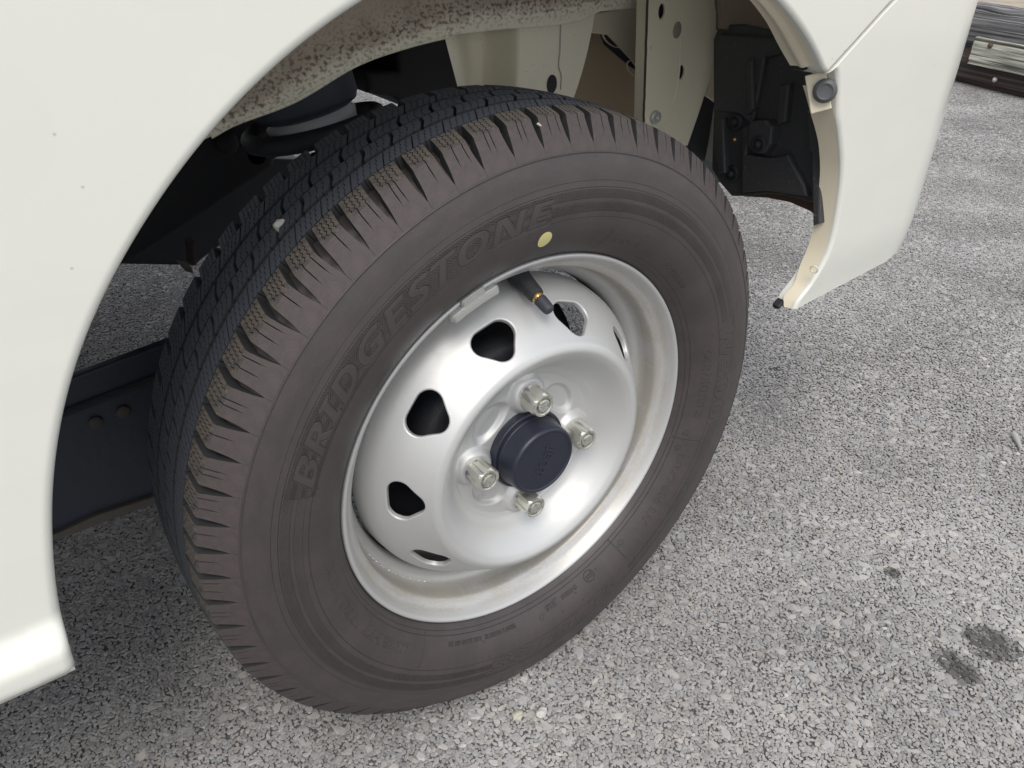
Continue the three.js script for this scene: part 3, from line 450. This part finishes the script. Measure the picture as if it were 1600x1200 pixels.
  // yellow balance dot
  const dot = surf(24, 6, (u, v) => { const a = u * 2 * Math.PI, s = 0.0052 * v, r = 0.1888 + s * Math.sin(a) * 1.15, d = 92.6 * RAD + s * Math.cos(a) / 0.1888 * 1.1; let i = 1; while (SIDE[i][0] < r) i++; const t = (r - SIDE[i - 1][0]) / (SIDE[i][0] - SIDE[i - 1][0]), z = lerp(SIDE[i - 1][1], SIDE[i][1], t); return V3(r * Math.cos(d), r * Math.sin(d), z + 0.0003); });
  obj('paint_dot', dot, M.yellow, wheel).userData.label = 'pale yellow paint dot';
}
// tread blocks: slats between angle functions, carried down to the groove floor
{
  const dustTop = dataTex(256, 256, (u, v) => { const k = Math.min(1, Math.max(0, 0.55 + 0.9 * tnoise(u, v, 10, 3) + 0.6 * tnoise(u, v, 40, 6))), f = (rnd() - 0.5) * 0.05; return [lerp(0.25, 0.35, k) + f, lerp(0.24, 0.318, k) + f, lerp(0.235, 0.285, k) + f]; }, { srgb: true });
  M.dusty = std(C(1, 1, 1), 0.9, { map: dustTop, bumpMap: grain, bumpScale: 0.0003 });
  const faceMap = rubberMap; M.face = std(C(1.0, 0.95, 0.94), 0.66, { map: faceMap, bumpMap: grain, bumpScale: 0.0002 });
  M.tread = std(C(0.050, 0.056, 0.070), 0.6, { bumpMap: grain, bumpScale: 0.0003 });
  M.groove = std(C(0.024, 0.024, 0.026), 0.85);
  function slat(top, base, sl, sr, P, U) { // top/base: [z, r][]; sl/sr: angle functions of the index
    const pt = (p, a) => [p[1] * Math.cos(a), p[1] * Math.sin(a), p[0]], n = top.length;
    const tri = (Q, W, ...v) => { for (const p of v) { Q.push(...p); W.push(p[2] * 30 + Math.atan2(p[1], p[0]) * 7, Math.hypot(p[0], p[1]) * 30 + Math.atan2(p[1], p[0]) * 5); } };
    P.S ??= []; U.S ??= []; const quad = (Q, W, a, b, c, d) => { tri(Q, W, a, b, c); tri(Q, W, a, c, d); };
    for (let i = 0; i < n - 1; i++) {
      const A = pt(top[i], sl(i)), B = pt(top[i], sr(i)), Cc = pt(top[i + 1], sr(i + 1)), D = pt(top[i + 1], sl(i + 1)), a = pt(base[i], sl(i)), b = pt(base[i], sr(i)), c = pt(base[i + 1], sr(i + 1)), d = pt(base[i + 1], sl(i + 1));
      quad(P, U, A, B, Cc, D); quad(P.S, U.S, A, D, d, a); quad(P.S, U.S, B, b, c, Cc);
    }
    for (const i of [0, n - 1]) quad(P.S, U.S, pt(top[i], sl(i)), pt(base[i], sl(i)), pt(base[i], sr(i)), pt(top[i], sr(i)));
  }
  const geo = (P, U) => { const g = new THREE.BufferGeometry(), n = P.length / 3, m = P.S.length / 3; g.setAttribute('position', new THREE.Float32BufferAttribute([...P, ...P.S], 3)); g.setAttribute('uv', new THREE.Float32BufferAttribute([...U, ...U.S], 2)); g.addGroup(0, n, 0); g.addGroup(n, m, 1); g.computeVertexNormals(); return g; };
  const bake = (g, rot) => { const c = g.clone(); c.rotateZ(rot); const P = c.attributes.position, v = new THREE.Vector3(); for (let i = 0; i < P.count; i++) { v.fromBufferAttribute(P, i); squash(v); P.setXYZ(i, v.x, v.y, v.z); } c.computeVertexNormals(); return c; };
  // pitches: 72 round the tyre in three lengths
  const seq = [0, 1, 1, 2, 0, 2, 1, 0, 0, 1, 2, 2, 1, 0, 2, 1, 0, 1], lens = [0.93, 1.0, 1.07], pitches = []; let sum = 0; for (let i = 0; i < 72; i++) { pitches.push(seq[i % 18]); sum += lens[seq[i % 18]]; }
  const unit = 2 * Math.PI / sum, starts = []; { let a = (131.2 - 4.9 * 0) * RAD - unit * 0.05; for (const p of pitches) { starts.push(a); a += lens[p] * unit; } }
  const zig = (z, ph) => { const t = z / 0.0021 + ph; return (Math.abs((t % 2 + 2) % 2 - 1) - 0.5) * 0.0013; };
  // shoulder profile (z, r) from the inner edge over the corner to the moulding line
  const mk = dir => { const top = [], base = [], Z = z => dir > 0 ? z : 2 * ZC - z; for (let i = 0; i <= 22; i++) { const z = lerp(-0.0185, -0.0022, i / 22); top.push([Z(z), treadR(z)]); base.push([Z(z), treadR(z) - 0.0085]); } for (const [z, r, bz, br] of [[-0.0002, 0.2620, -0.0065, 0.2545], [0.0010, 0.2598, -0.0055, 0.2530], [0.0040, 0.2558, -0.0030, 0.2505], [0.0075, 0.2508, 0.0025, 0.2482], [0.0110, 0.2462, 0.0095, 0.2450], [0.0146, 0.2414, 0.0140, 0.2410]]) { top.push([Z(z), r]); base.push([Z(bz), br]); } return { top, base }; };
  const sh = { 1: mk(1), '-1': mk(-1) };
  function shoulder(len, dir, seed) {
    const A = len * unit, gapF = i => [0.0058, 0.0056, 0.0052, 0.0044, 0.0028, 0.0002, 0.0001][Math.max(0, i - 22)] / 0.255, lean = i => (dir > 0 ? 1 : -1) * lerp(0.0, 0.0045, i / 28) / 0.25, { top, base } = sh[dir];
    const P1 = [], U1 = [], P2 = [], U2 = [], n = 5, q = mulberry(seed), longA = seed % 3 === 0 ? [2, 3] : seed % 3 === 1 ? [2] : [1, 3];
    const edge = (k, side) => i => { const w0 = gapF(i) / 2, w1 = A - gapF(i) / 2; if (k === 0) return w0 + lean(i); if (k === n) return w1 + lean(i); const cut = longA.includes(k) ? (i <= 25 ? 1 : 0) : (i <= 21 ? 1 : 0), s = lerp(w0, w1, k / n) + lean(i) + (i <= 22 ? zig(top[i][0], k * 0.7) / 0.26 : 0); return s + side * cut * (i > 22 ? 0.00033 : 0.00036) / 0.26; };
    for (let k = 0; k < n; k++) { const L = edge(k, 1), R = edge(k + 1, -1); slat(top.slice(0, 24), base.slice(0, 24), L, R, P1, U1); slat(top.slice(23), base.slice(23), i => L(i + 23), i => R(i + 23), P2, U2); }
    return [geo(P1, U1), geo(P2, U2)];
  }
  function row(len, z0, z1, slant, sip, opt = {}) {
    const A = len * unit, n = 14, top = [], base = []; for (let i = 0; i <= n; i++) { const z = lerp(z0, z1, i / n); top.push([z, treadR(z)]); base.push([z, treadR(z) - 0.0085]); }
    const g = opt.gap ?? 0.0024, P = [], U = [];
    const edge = (k, side) => i => { const z = top[i][0], sl = slant * (z - (z0 + z1) / 2) / 0.26 + (opt.kink ? opt.kink * Math.abs(i / n - 0.5) / 0.26 : 0); if (k === 0) return g / 2 / 0.26 + sl; if (k === sip + 1) return A - g / 2 / 0.26 + sl; return lerp(g / 2 / 0.26, A - g / 2 / 0.26, k / (sip + 1)) + sl + (zig(z, k * 0.6) * (opt.zz ?? 1) + side * 0.0003) / 0.26; };
    for (let k = 0; k <= sip; k++) slat(top, base, edge(k, 1), edge(k + 1, -1), P, U);
    return geo(P, U);
  }
  const kinds = [0, 1, 2].map(k => ({
    so: shoulder(lens[k], 1, 1 + k), si: shoulder(lens[k], -1, 3 + k),
    rib: row(lens[k], -0.0335, -0.0196, 0.55, 4, { gap: 0.0011 }), a: row(lens[k], -0.0515, -0.0372, 0.5, 3, { gap: 0.0027, kink: 0.003 }), b: row(lens[k], -0.0678, -0.0530, 0.5, 3, { gap: 0.0027, kink: -0.003 }), rib2: row(lens[k], -0.0855, -0.0716, 0.55, 4, { gap: 0.0014 }),
  }));
  const rest = [], nm = (o) => { o.userData = {}; };
  for (let i = 0; i < 72; i++) {
    const p = pitches[i], a = starts[i], mid = ((a + lens[p] * unit / 2) / RAD % 360 + 360) % 360, low = mid > 225 && mid < 315, K = kinds[p];
    const place = (g, m0, rot) => { const m = [m0, M.groove]; if (low) obj('tread_block', bake(g, rot), m, wheel); else { const o = obj('tread_block', g, m, wheel); o.rotation.z = rot; } };
    const vis = mid > 42 && mid < 236;
    place(K.so[1], M.face, a); place(K.so[0], M.dusty, a);
    if (vis) { place(K.rib, M.tread, a + 0.02); place(K.a, M.tread, a + 0.035); place(K.b, M.tread, a + 0.07); if (mid < 200) place(K.rib2, M.tread, a + 0.01); else rest.push(bake(K.rib2, a + 0.01)); }
    else for (const [g, o] of [[K.rib, 0.02], [K.a, 0.035], [K.b, 0.07], [K.rib2, 0.01]]) rest.push(bake(g, a + o));
    rest.push(bake(K.si[0], a), bake(K.si[1], a));
  }
  obj('tread_pattern', mergeGeometries(rest.map(g => { g.clearGroups(); return g; })), M.tread, wheel).userData = { kind: 'stuff' };
}
// rim barrel
{
  const prof = curve2([[0.1658, -0.004], [0.1667, -0.001], [0.1663, 0.0014], [0.1648, 0.0020], [0.1632, 0.0010], [0.1608, -0.0030], [0.1580, -0.0075], [0.1548, -0.0105], [0.1522, -0.0135], [0.1512, -0.0190], [0.1506, -0.0260], [0.1488, -0.0310], [0.1448, -0.0350], [0.1412, -0.0400], [0.1395, -0.0480]], 80), back = curve2([[0.1395, -0.0480], [0.1392, -0.0620], [0.1420, -0.0680], [0.1480, -0.0760], [0.1512, -0.0860], [0.1530, -0.0920], [0.1600, -0.0985], [0.1660, -0.1040]], 60); obj('shaded_barrel_back', lathe(back, 180), std(C(0.07, 0.07, 0.075), 0.6, { metalness: 0.2 }), wheel);  // near-black rear section: the shade inside the silver barrel, put into its colour
  const film = dataTex(512, 128, (u, v) => { const k = sstep(0.30, 0.45, v) * sstep(0.95, 0.6, v) * sstep(-0.2, 0.7, 0.25 + 0.7 * tnoise(u, v, 5, 3) + 0.5 * tnoise(u, v, 40, 8)), f = (rnd() - 0.5) * 0.03; return [0.97 - 0.05 * k + f, 0.97 - 0.075 * k + f, 0.97 - 0.115 * k + f]; }, { srgb: true }), rimMat = M.silver.clone(); rimMat.map = film; obj('rim', lathe(prof, 240), rimMat, wheel);
  // disc with ten holes
  const zd = spline([[0.028, -0.0085], [0.033, -0.0095], [0.045, -0.0100], [0.060, -0.0102], [0.066, -0.0100], [0.071, -0.0075], [0.078, 0.0005], [0.086, 0.0105], [0.092, 0.0160], [0.0965, 0.0178], [0.1005, 0.0165], [0.1055, 0.0112], [0.1155, -0.0012], [0.126, -0.0150], [0.1325, -0.0240], [0.1355, -0.0310], [0.1375, -0.0440]]);
  const NUTA = [88.3, 178.5, 266.8, 356.5].map(a => a * RAD);
  const relief = (r, a) => {
    if (r > 0.074) return 0; let z = 0; const x = r * Math.cos(a), y = r * Math.sin(a);
    for (let k = 0; k < 4; k++) {
      const n = NUTA[k], d = Math.hypot(x - 0.05 * Math.cos(n), y - 0.05 * Math.sin(n)); z += 0.0058 * sstep(0.0185, 0.0125, d);
      const m = n + 45 * RAD, u = (x * Math.cos(m) + y * Math.sin(m) - 0.049) / 0.0105, w = (-x * Math.sin(m) + y * Math.cos(m)) / 0.0185; z -= 0.0042 * sstep(1.12, 0.72, Math.sqrt(u * u + w * w + 0.35 * u * w * w));
    }
    return z - 0.0012 * sstep(0.067, 0.0645, r) * sstep(0.05, 0.06, r);
  };
  const D = (r, a) => V3(r * Math.cos(a), r * Math.sin(a), zd(r) + relief(r, a));
  const Nrm = (r, a) => { const e = 2e-5, p = D(r + e, a).sub(D(r - e, a)), t = D(r, a + e / r).sub(D(r, a - e / r)); return p.cross(t).normalize(); };
  const patch = (nu, nv, f, back) => { const g = surf(nu, nv, (u, v) => { const [r, a] = f(u, v), p = D(r, a); return back ? p.addScaledVector(Nrm(r, a), -back) : p; }, { flip: true, uv: (u, v, p) => [p.x * 9, p.y * 9] }); const Nn = g.attributes.normal; let i = 0; for (let b = 0; b <= nv; b++) for (let a = 0; a <= nu; a++) { const [r, t] = f(a / nu, b / nv), n = Nrm(r, t); Nn.setXYZ(i++, n.x, n.y, n.z); } return g; };
  const R0 = 0.1015, R1 = 0.1302, parts = [patch(320, 110, (u, v) => [lerp(0.028, R0, v), u * 2 * Math.PI]), patch(240, 16, (u, v) => [lerp(R1, 0.1374, v), u * 2 * Math.PI])];
  // hole outline in (along the rim, down the slope) metres
  const tri = [[-0.0072, 0.0040], [0.0072, 0.0040], [0.0, -0.0058]], RO = 0.0112, outline = [], NP = 72;
  for (let i = 0; i < NP; i++) { const a = i / NP * 2 * Math.PI, d = [Math.cos(a), Math.sin(a)]; let best = 0; for (let s = 0.001; s < 0.03; s += 0.0001) { const p = [d[0] * s, d[1] * s]; let inside = false; let m = 1e9; for (let k = 0; k < 3; k++) { const A = tri[k], B = tri[(k + 1) % 3], e = [B[0] - A[0], B[1] - A[1]], t = Math.min(1, Math.max(0, ((p[0] - A[0]) * e[0] + (p[1] - A[1]) * e[1]) / (e[0] ** 2 + e[1] ** 2))); m = Math.min(m, Math.hypot(p[0] - A[0] - t * e[0], p[1] - A[1] - t * e[1])); } const cr = k => (tri[(k + 1) % 3][0] - tri[k][0]) * (p[1] - tri[k][1]) - (tri[(k + 1) % 3][1] - tri[k][1]) * (p[0] - tri[k][0]); inside = cr(0) < 0 && cr(1) < 0 && cr(2) < 0; if (inside || m < RO) best = s; } outline.push([d[0] * best, d[1] * best]); }
  const RC = 0.1158, SL = 1.62, rect = i => { const a = i / NP * 2 * Math.PI, c = Math.cos(a), s = Math.sin(a), hw = 18 * RAD, up = R1 - RC, dn = RC - R0; const tx = c > 0 ? hw / c : -hw / c, ty = s > 0 ? up / s : -dn / s; const k = [0.11, 1]; const t = Math.min(Math.abs(c) < 1e-6 ? 1e9 : hw / Math.abs(c * 8.6), s > 0 ? up / (s / SL) : Math.abs(s) < 1e-6 ? 1e9 : dn / (-s / SL)); return [c * 8.6 * t, s / SL * t]; };
  const holeWalls = [], snap = new Map(); for (const [cx, cy] of [[18 * RAD, R1 - RC], [18 * RAD, R0 - RC], [-18 * RAD, R1 - RC], [-18 * RAD, R0 - RC]]) { const a = Math.atan2(cy * SL, cx / 8.6 * 74); let bi = 0, bd = 1e9; for (let i = 0; i < NP; i++) { const [ex, ey] = rect(i), d = Math.hypot((ex - cx) * 0.115, ey - cy); if (d < bd) { bd = d; bi = i; } } snap.set(bi, [cx, cy]); }
  for (let k = 0; k < 10; k++) {
    const ca = (34.7 + 36 * k) * RAD, pos = (u, v) => { const i = Math.round(u * NP) % NP, o = outline[i], h = [-o[0] / RC, o[1] / SL], e = snap.get(i) || rect(i), t = v ** 1.4; return [RC + lerp(h[1], e[1], t), ca + lerp(h[0], -e[0], t)]; };
    // corners of the sector are filled by a fan of the same rays, so sample the rectangle's corners exactly
    parts.push(patch(NP, 10, pos));
    holeWalls.push(surf(NP, 6, (u, v) => { const [r, a] = pos(u, 0), n = Nrm(r, a), b = v * Math.PI / 2; const c = D(RC, ca), p = D(r, a), dir = c.sub(p); dir.addScaledVector(n, -dir.dot(n)).normalize(); const w = v < 0.5 ? [0.0012 * Math.sin(v * Math.PI), 0.0012 * (1 - Math.cos(v * Math.PI))] : [0.0012, 0.0012 + (v - 0.5) * 0.005]; return p.addScaledVector(dir, w[0]).addScaledVector(n, -w[1]); }, { wrap: true }));
  }
  obj('wheel_disc', join([...parts, ...holeWalls]), M.silver, wheel);
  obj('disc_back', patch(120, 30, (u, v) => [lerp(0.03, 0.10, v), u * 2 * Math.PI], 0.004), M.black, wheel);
  // brake drum and hub behind the disc
  obj('brake_drum', lathe(curve2([[0.02, -0.020], [0.080, -0.021], [0.088, -0.024], [0.090, -0.030], [0.091, -0.082], [0.117, -0.085], [0.119, -0.094], [0.02, -0.098]], 40), 96), std(C(0.03, 0.032, 0.04), 0.55, { bumpMap: grain, bumpScale: 0.0004 }), wheel);
  const ax = new THREE.CylinderGeometry(0.02, 0.02, 0.25, 24); ax.rotateX(Math.PI / 2); ax.translate(0, 0, -0.22); obj('axle_shaft', ax, M.under, wheel);
  // lug nuts
  const worn = canvasTex(256, 256, (c, w, h) => { const q = mulberry(6); c.fillStyle = 'rgb(200,200,194)'; c.fillRect(0, 0, w, h); for (let i = 0; i < 260; i++) { c.fillStyle = `rgba(${70 + 40 * q()},${72 + 40 * q()},${66 + 40 * q()},${0.1 + 0.35 * q()})`; c.beginPath(); c.ellipse(q() * w, q() * h, 2 + 14 * q() ** 2, 2 + 9 * q() ** 2, q() * 6, 0, 6.3); c.fill(); } }, { srgb: true });
  M.nut = std(C(1.0, 1.0, 0.97), 0.36, { metalness: 0.7, map: worn, bumpMap: worn, bumpScale: 0.0003 });
  const ring = (rc, rm, hc, hm) => Array.from({ length: 24 }, (_, i) => { const a = i / 24 * 2 * Math.PI, m = i % 4 === 0 ? 0 : i % 4 === 2 ? 1 : 0.5; const flat = rm / Math.cos(((i % 4) / 4 * 60 - 30) * RAD), r = Math.min(flat, rc); return [r * Math.cos(a), r * Math.sin(a), lerp(hc, hm, 1 - Math.abs(((i % 4) / 4) * 2 - 1))]; });
  const circ = (r, h) => Array.from({ length: 24 }, (_, i) => { const a = i / 24 * 2 * Math.PI; return [r * Math.cos(a), r * Math.sin(a), h]; });
  const rings = [circ(0.0102, -0.001), circ(0.0105, 0.0005), ring(0.0109, 0.0095, 0.0012, 0.0005), ring(0.0109, 0.0095, 0.0148, 0.0160), circ(0.0092, 0.0170), circ(0.0078, 0.0172), circ(0.0070, 0.0166), circ(0.0066, 0.0150), circ(0.0058, 0.0150), circ(0.0054, 0.0172), circ(0.0046, 0.0177), circ(0.0002, 0.0178)];
  const nutG = surf(24, rings.length - 1, (u, v) => V3(...rings[Math.round(v * (rings.length - 1))][Math.round(u * 24) % 24]), { uv: (u, v) => [u * 1.0, v * 0.5] });
  const nut = toCreasedNormals(nutG, 0.45);
  NUTA.forEach((a, i) => { const n = obj('lug_nut', nut, M.nut, wheel); n.position.set(0.05 * Math.cos(a), 0.05 * Math.sin(a), -0.0048); n.rotation.z = 0.4 + i * 0.9; });
  // centre cap
  const cap = lathe([[0.0352, -0.012], [0.0352, -0.0035], [0.0348, -0.0028], [0.0340, -0.0022], [0.0326, -0.0022], [0.0320, -0.0028], [0.0318, -0.0022], [0.0322, -0.0010], [0.0318, 0.0], [0.0312, 0.0006], [0.0304, 0.0120], [0.0303, 0.0135], [0.0300, 0.0152], [0.0292, 0.0166], [0.0282, 0.0172], [0.0272, 0.0171], [0.0264, 0.0162], [0.0258, 0.0160], [0.0001, 0.0164]], 96);
  const font = await new FontLoader().loadAsync('fonts/droid/droid_sans_regular.typeface.json');
  const tg = new TextGeometry('.JEOT.', { font, size: 0.0088, depth: 0.0010, curveSegments: 4, bevelEnabled: false }); tg.computeBoundingBox(); const bb = tg.boundingBox; tg.translate(-(bb.min.x + bb.max.x) / 2, -(bb.min.y + bb.max.y) / 2, 0); tg.rotateZ(-122 * RAD); tg.translate(0, 0, 0.0161);
  const hc = obj('hub_cap', cap, M.cap, wheel); obj('raised_letters', tg, std(C(0.026, 0.03, 0.045), 0.3), wheel); hc.userData.label = 'dark blue-black centre cap';
  // embossed line of maker's marks on the barrel and a stamp on the disc
  const st = new TextGeometry('22', { font, size: 0.0055, depth: 0.0005, curveSegments: 3, bevelEnabled: false }); st.rotateZ(-150 * RAD); st.translate(0.05 * Math.cos(222 * RAD), 0.05 * Math.sin(222 * RAD), -0.0146); obj('stamp', st, M.silver, wheel);
  { const s = 'JAPAN 12x4.00B 12 24', L = []; for (let i = 0; i < s.length; i++) { if (s[i] === ' ') continue; const g = new TextGeometry(s[i], { font, size: 0.0048, depth: 0.0006, curveSegments: 3, bevelEnabled: false }); g.translate(-0.0016, 0, 0); g.rotateX(-62 * RAD); g.rotateZ(-90 * RAD); g.translate(0.1478, 0, -0.0305); g.rotateZ((233 - i * 2.15) * RAD); L.push(g); } obj('rim_stamp', join(L), M.silver, wheel); }
  // valve
  const vroot = V3(0.1440 * Math.cos(88.5 * RAD), 0.1440 * Math.sin(88.5 * RAD), -0.027), vtip = V3(0.1285 * Math.cos(87.3 * RAD), 0.1285 * Math.sin(87.3 * RAD), 0.0085), dir = vtip.clone().sub(vroot), LV = dir.length(), vq = new THREE.Quaternion().setFromUnitVectors(V3(0, 1, 0), dir.normalize());
  const part = (name, pts, m) => { const o = obj(name, new THREE.LatheGeometry(pts.map(p => new THREE.Vector2(...p)), 28), m, wheel); o.position.copy(vroot); o.quaternion.copy(vq); return o; };
  part('valve_stem', [[0.0085, -0.004], [0.0085, 0.001], [0.0078, 0.004], [0.0070, 0.010], [0.0064, LV - 0.018], [0.0058, LV - 0.0155], [0.0040, LV - 0.0152]], M.black);
  part('valve_ferrule', [[0.0040, LV - 0.0165], [0.0044, LV - 0.0150], [0.0044, LV - 0.0122], [0.0030, LV - 0.012]], M.brass);
  const kn = []; for (let i = 0; i <= 8; i++) kn.push([i < 1 ? 0.0044 : 0.0048 - 0.00006 * i, LV - 0.0128 + i * 0.0014]); const vc = part('valve_cap', [...kn, [0.0038, LV], [0.0022, LV + 0.0008], [0.0, LV + 0.001]], std(C(0.035, 0.037, 0.045), 0.6)); { const P = vc.geometry.attributes.position; for (let i = 0; i < P.count; i++) { const a = Math.atan2(P.getX(i), P.getZ(i)), r = Math.hypot(P.getX(i), P.getZ(i)); if (r > 0.0042) { const s = 1 + 0.05 * Math.cos(a * 14); P.setX(i, P.getX(i) * s); P.setZ(i, P.getZ(i) * s); } } vc.geometry.computeVertexNormals(); }
  // balance weight
  const bw = (r0, r1, z0, z1, d0, d1) => surf(24, 16, (u, v) => { const a = lerp(d0, d1, u) * RAD, t = v * 2 * Math.PI, sq = (c) => Math.sign(c) * Math.abs(c) ** 0.28, e = Math.min(1, Math.min(u, 1 - u) * 16 + 0.02) ** 0.4, r = (r0 + r1) / 2 + (r1 - r0) / 2 * sq(Math.cos(t)) * e, z = (z0 + z1) / 2 + (z1 - z0) / 2 * sq(Math.sin(t)) * e; return V3(r * Math.cos(a), r * Math.sin(a), z); });
  obj('balance_weight', join([bw(0.1560, 0.1630, -0.0035, 0.0050, 102.5, 117.5), bw(0.1600, 0.1682, -0.0005, 0.0048, 106.5, 113.5)]), M.lead, wheel);
}

// ---------------------------------------------------------------- small loose things
function pebble(name, label, px, py, axis, val, r, col, group_) {
  const g = new THREE.IcosahedronGeometry(1, 2), P = g.attributes.position, s = px * 0.37; for (let i = 0; i < P.count; i++) { const v = V3(P.getX(i), P.getY(i), P.getZ(i)), k = 1 + 0.45 * NO.noise(v.x * 1.3 + s, v.y * 1.3, v.z * 1.3); P.setXYZ(i, v.x * k * r[0], v.y * k * r[1], v.z * k * r[2]); } g.computeVertexNormals();
  const o = obj(name, g, std(col, 0.9)); o.position.copy(on(px, py, axis, val)); o.userData = { label, category: 'pebble' }; return o;
}
pebble('stone_chip', 'small pale stone chip wedged in the tyre tread groove, behind the shoulder blocks', 440, 353, 'z', -0.047, [0.005, 0.004, 0.003], C(0.38, 0.36, 0.33));
pebble('pale_pebble', 'pale yellowish pebble on the asphalt below the tyre, the left one of a pair', 808, 1117, 'y', 0.002, [0.0055, 0.004, 0.0045], C(0.44, 0.42, 0.34));
pebble('white_pebble', 'whitish pebble on the asphalt below the tyre, the right one of a pair', 846, 1114, 'y', 0.002, [0.0052, 0.004, 0.0042], C(0.47, 0.46, 0.42));
{
  const a = (91.5) * RAD, st = new THREE.CylinderGeometry(0.0006, 0.0008, 0.016, 8); const o = obj('dry_grass_stem', st, std(C(0.55, 0.52, 0.42), 0.8)); const p = on(851, 205, 'z', 0.0012); o.position.copy(p).add(V3(0, 0.0006, 0.001)); o.quaternion.setFromUnitVectors(V3(0, 1, 0), on(862, 214, 'z', 0.0016).sub(on(838, 193, 'z', 0.0004)).normalize()); o.userData = { label: 'short pale dry stem lying on the tyre shoulder', category: 'grass stem' };
  const tw = new THREE.CylinderGeometry(0.002, 0.0045, 0.035, 8), w = obj('twig', tw, std(C(0.36, 0.35, 0.32), 0.9)); w.position.copy(on(1590, 690, 'y', 0.003)); w.rotation.set(Math.PI / 2, 0, 0.9); w.userData = { label: 'short pale twig on the asphalt near the right edge', category: 'twig' };
}
renderer.render(scene, camera);
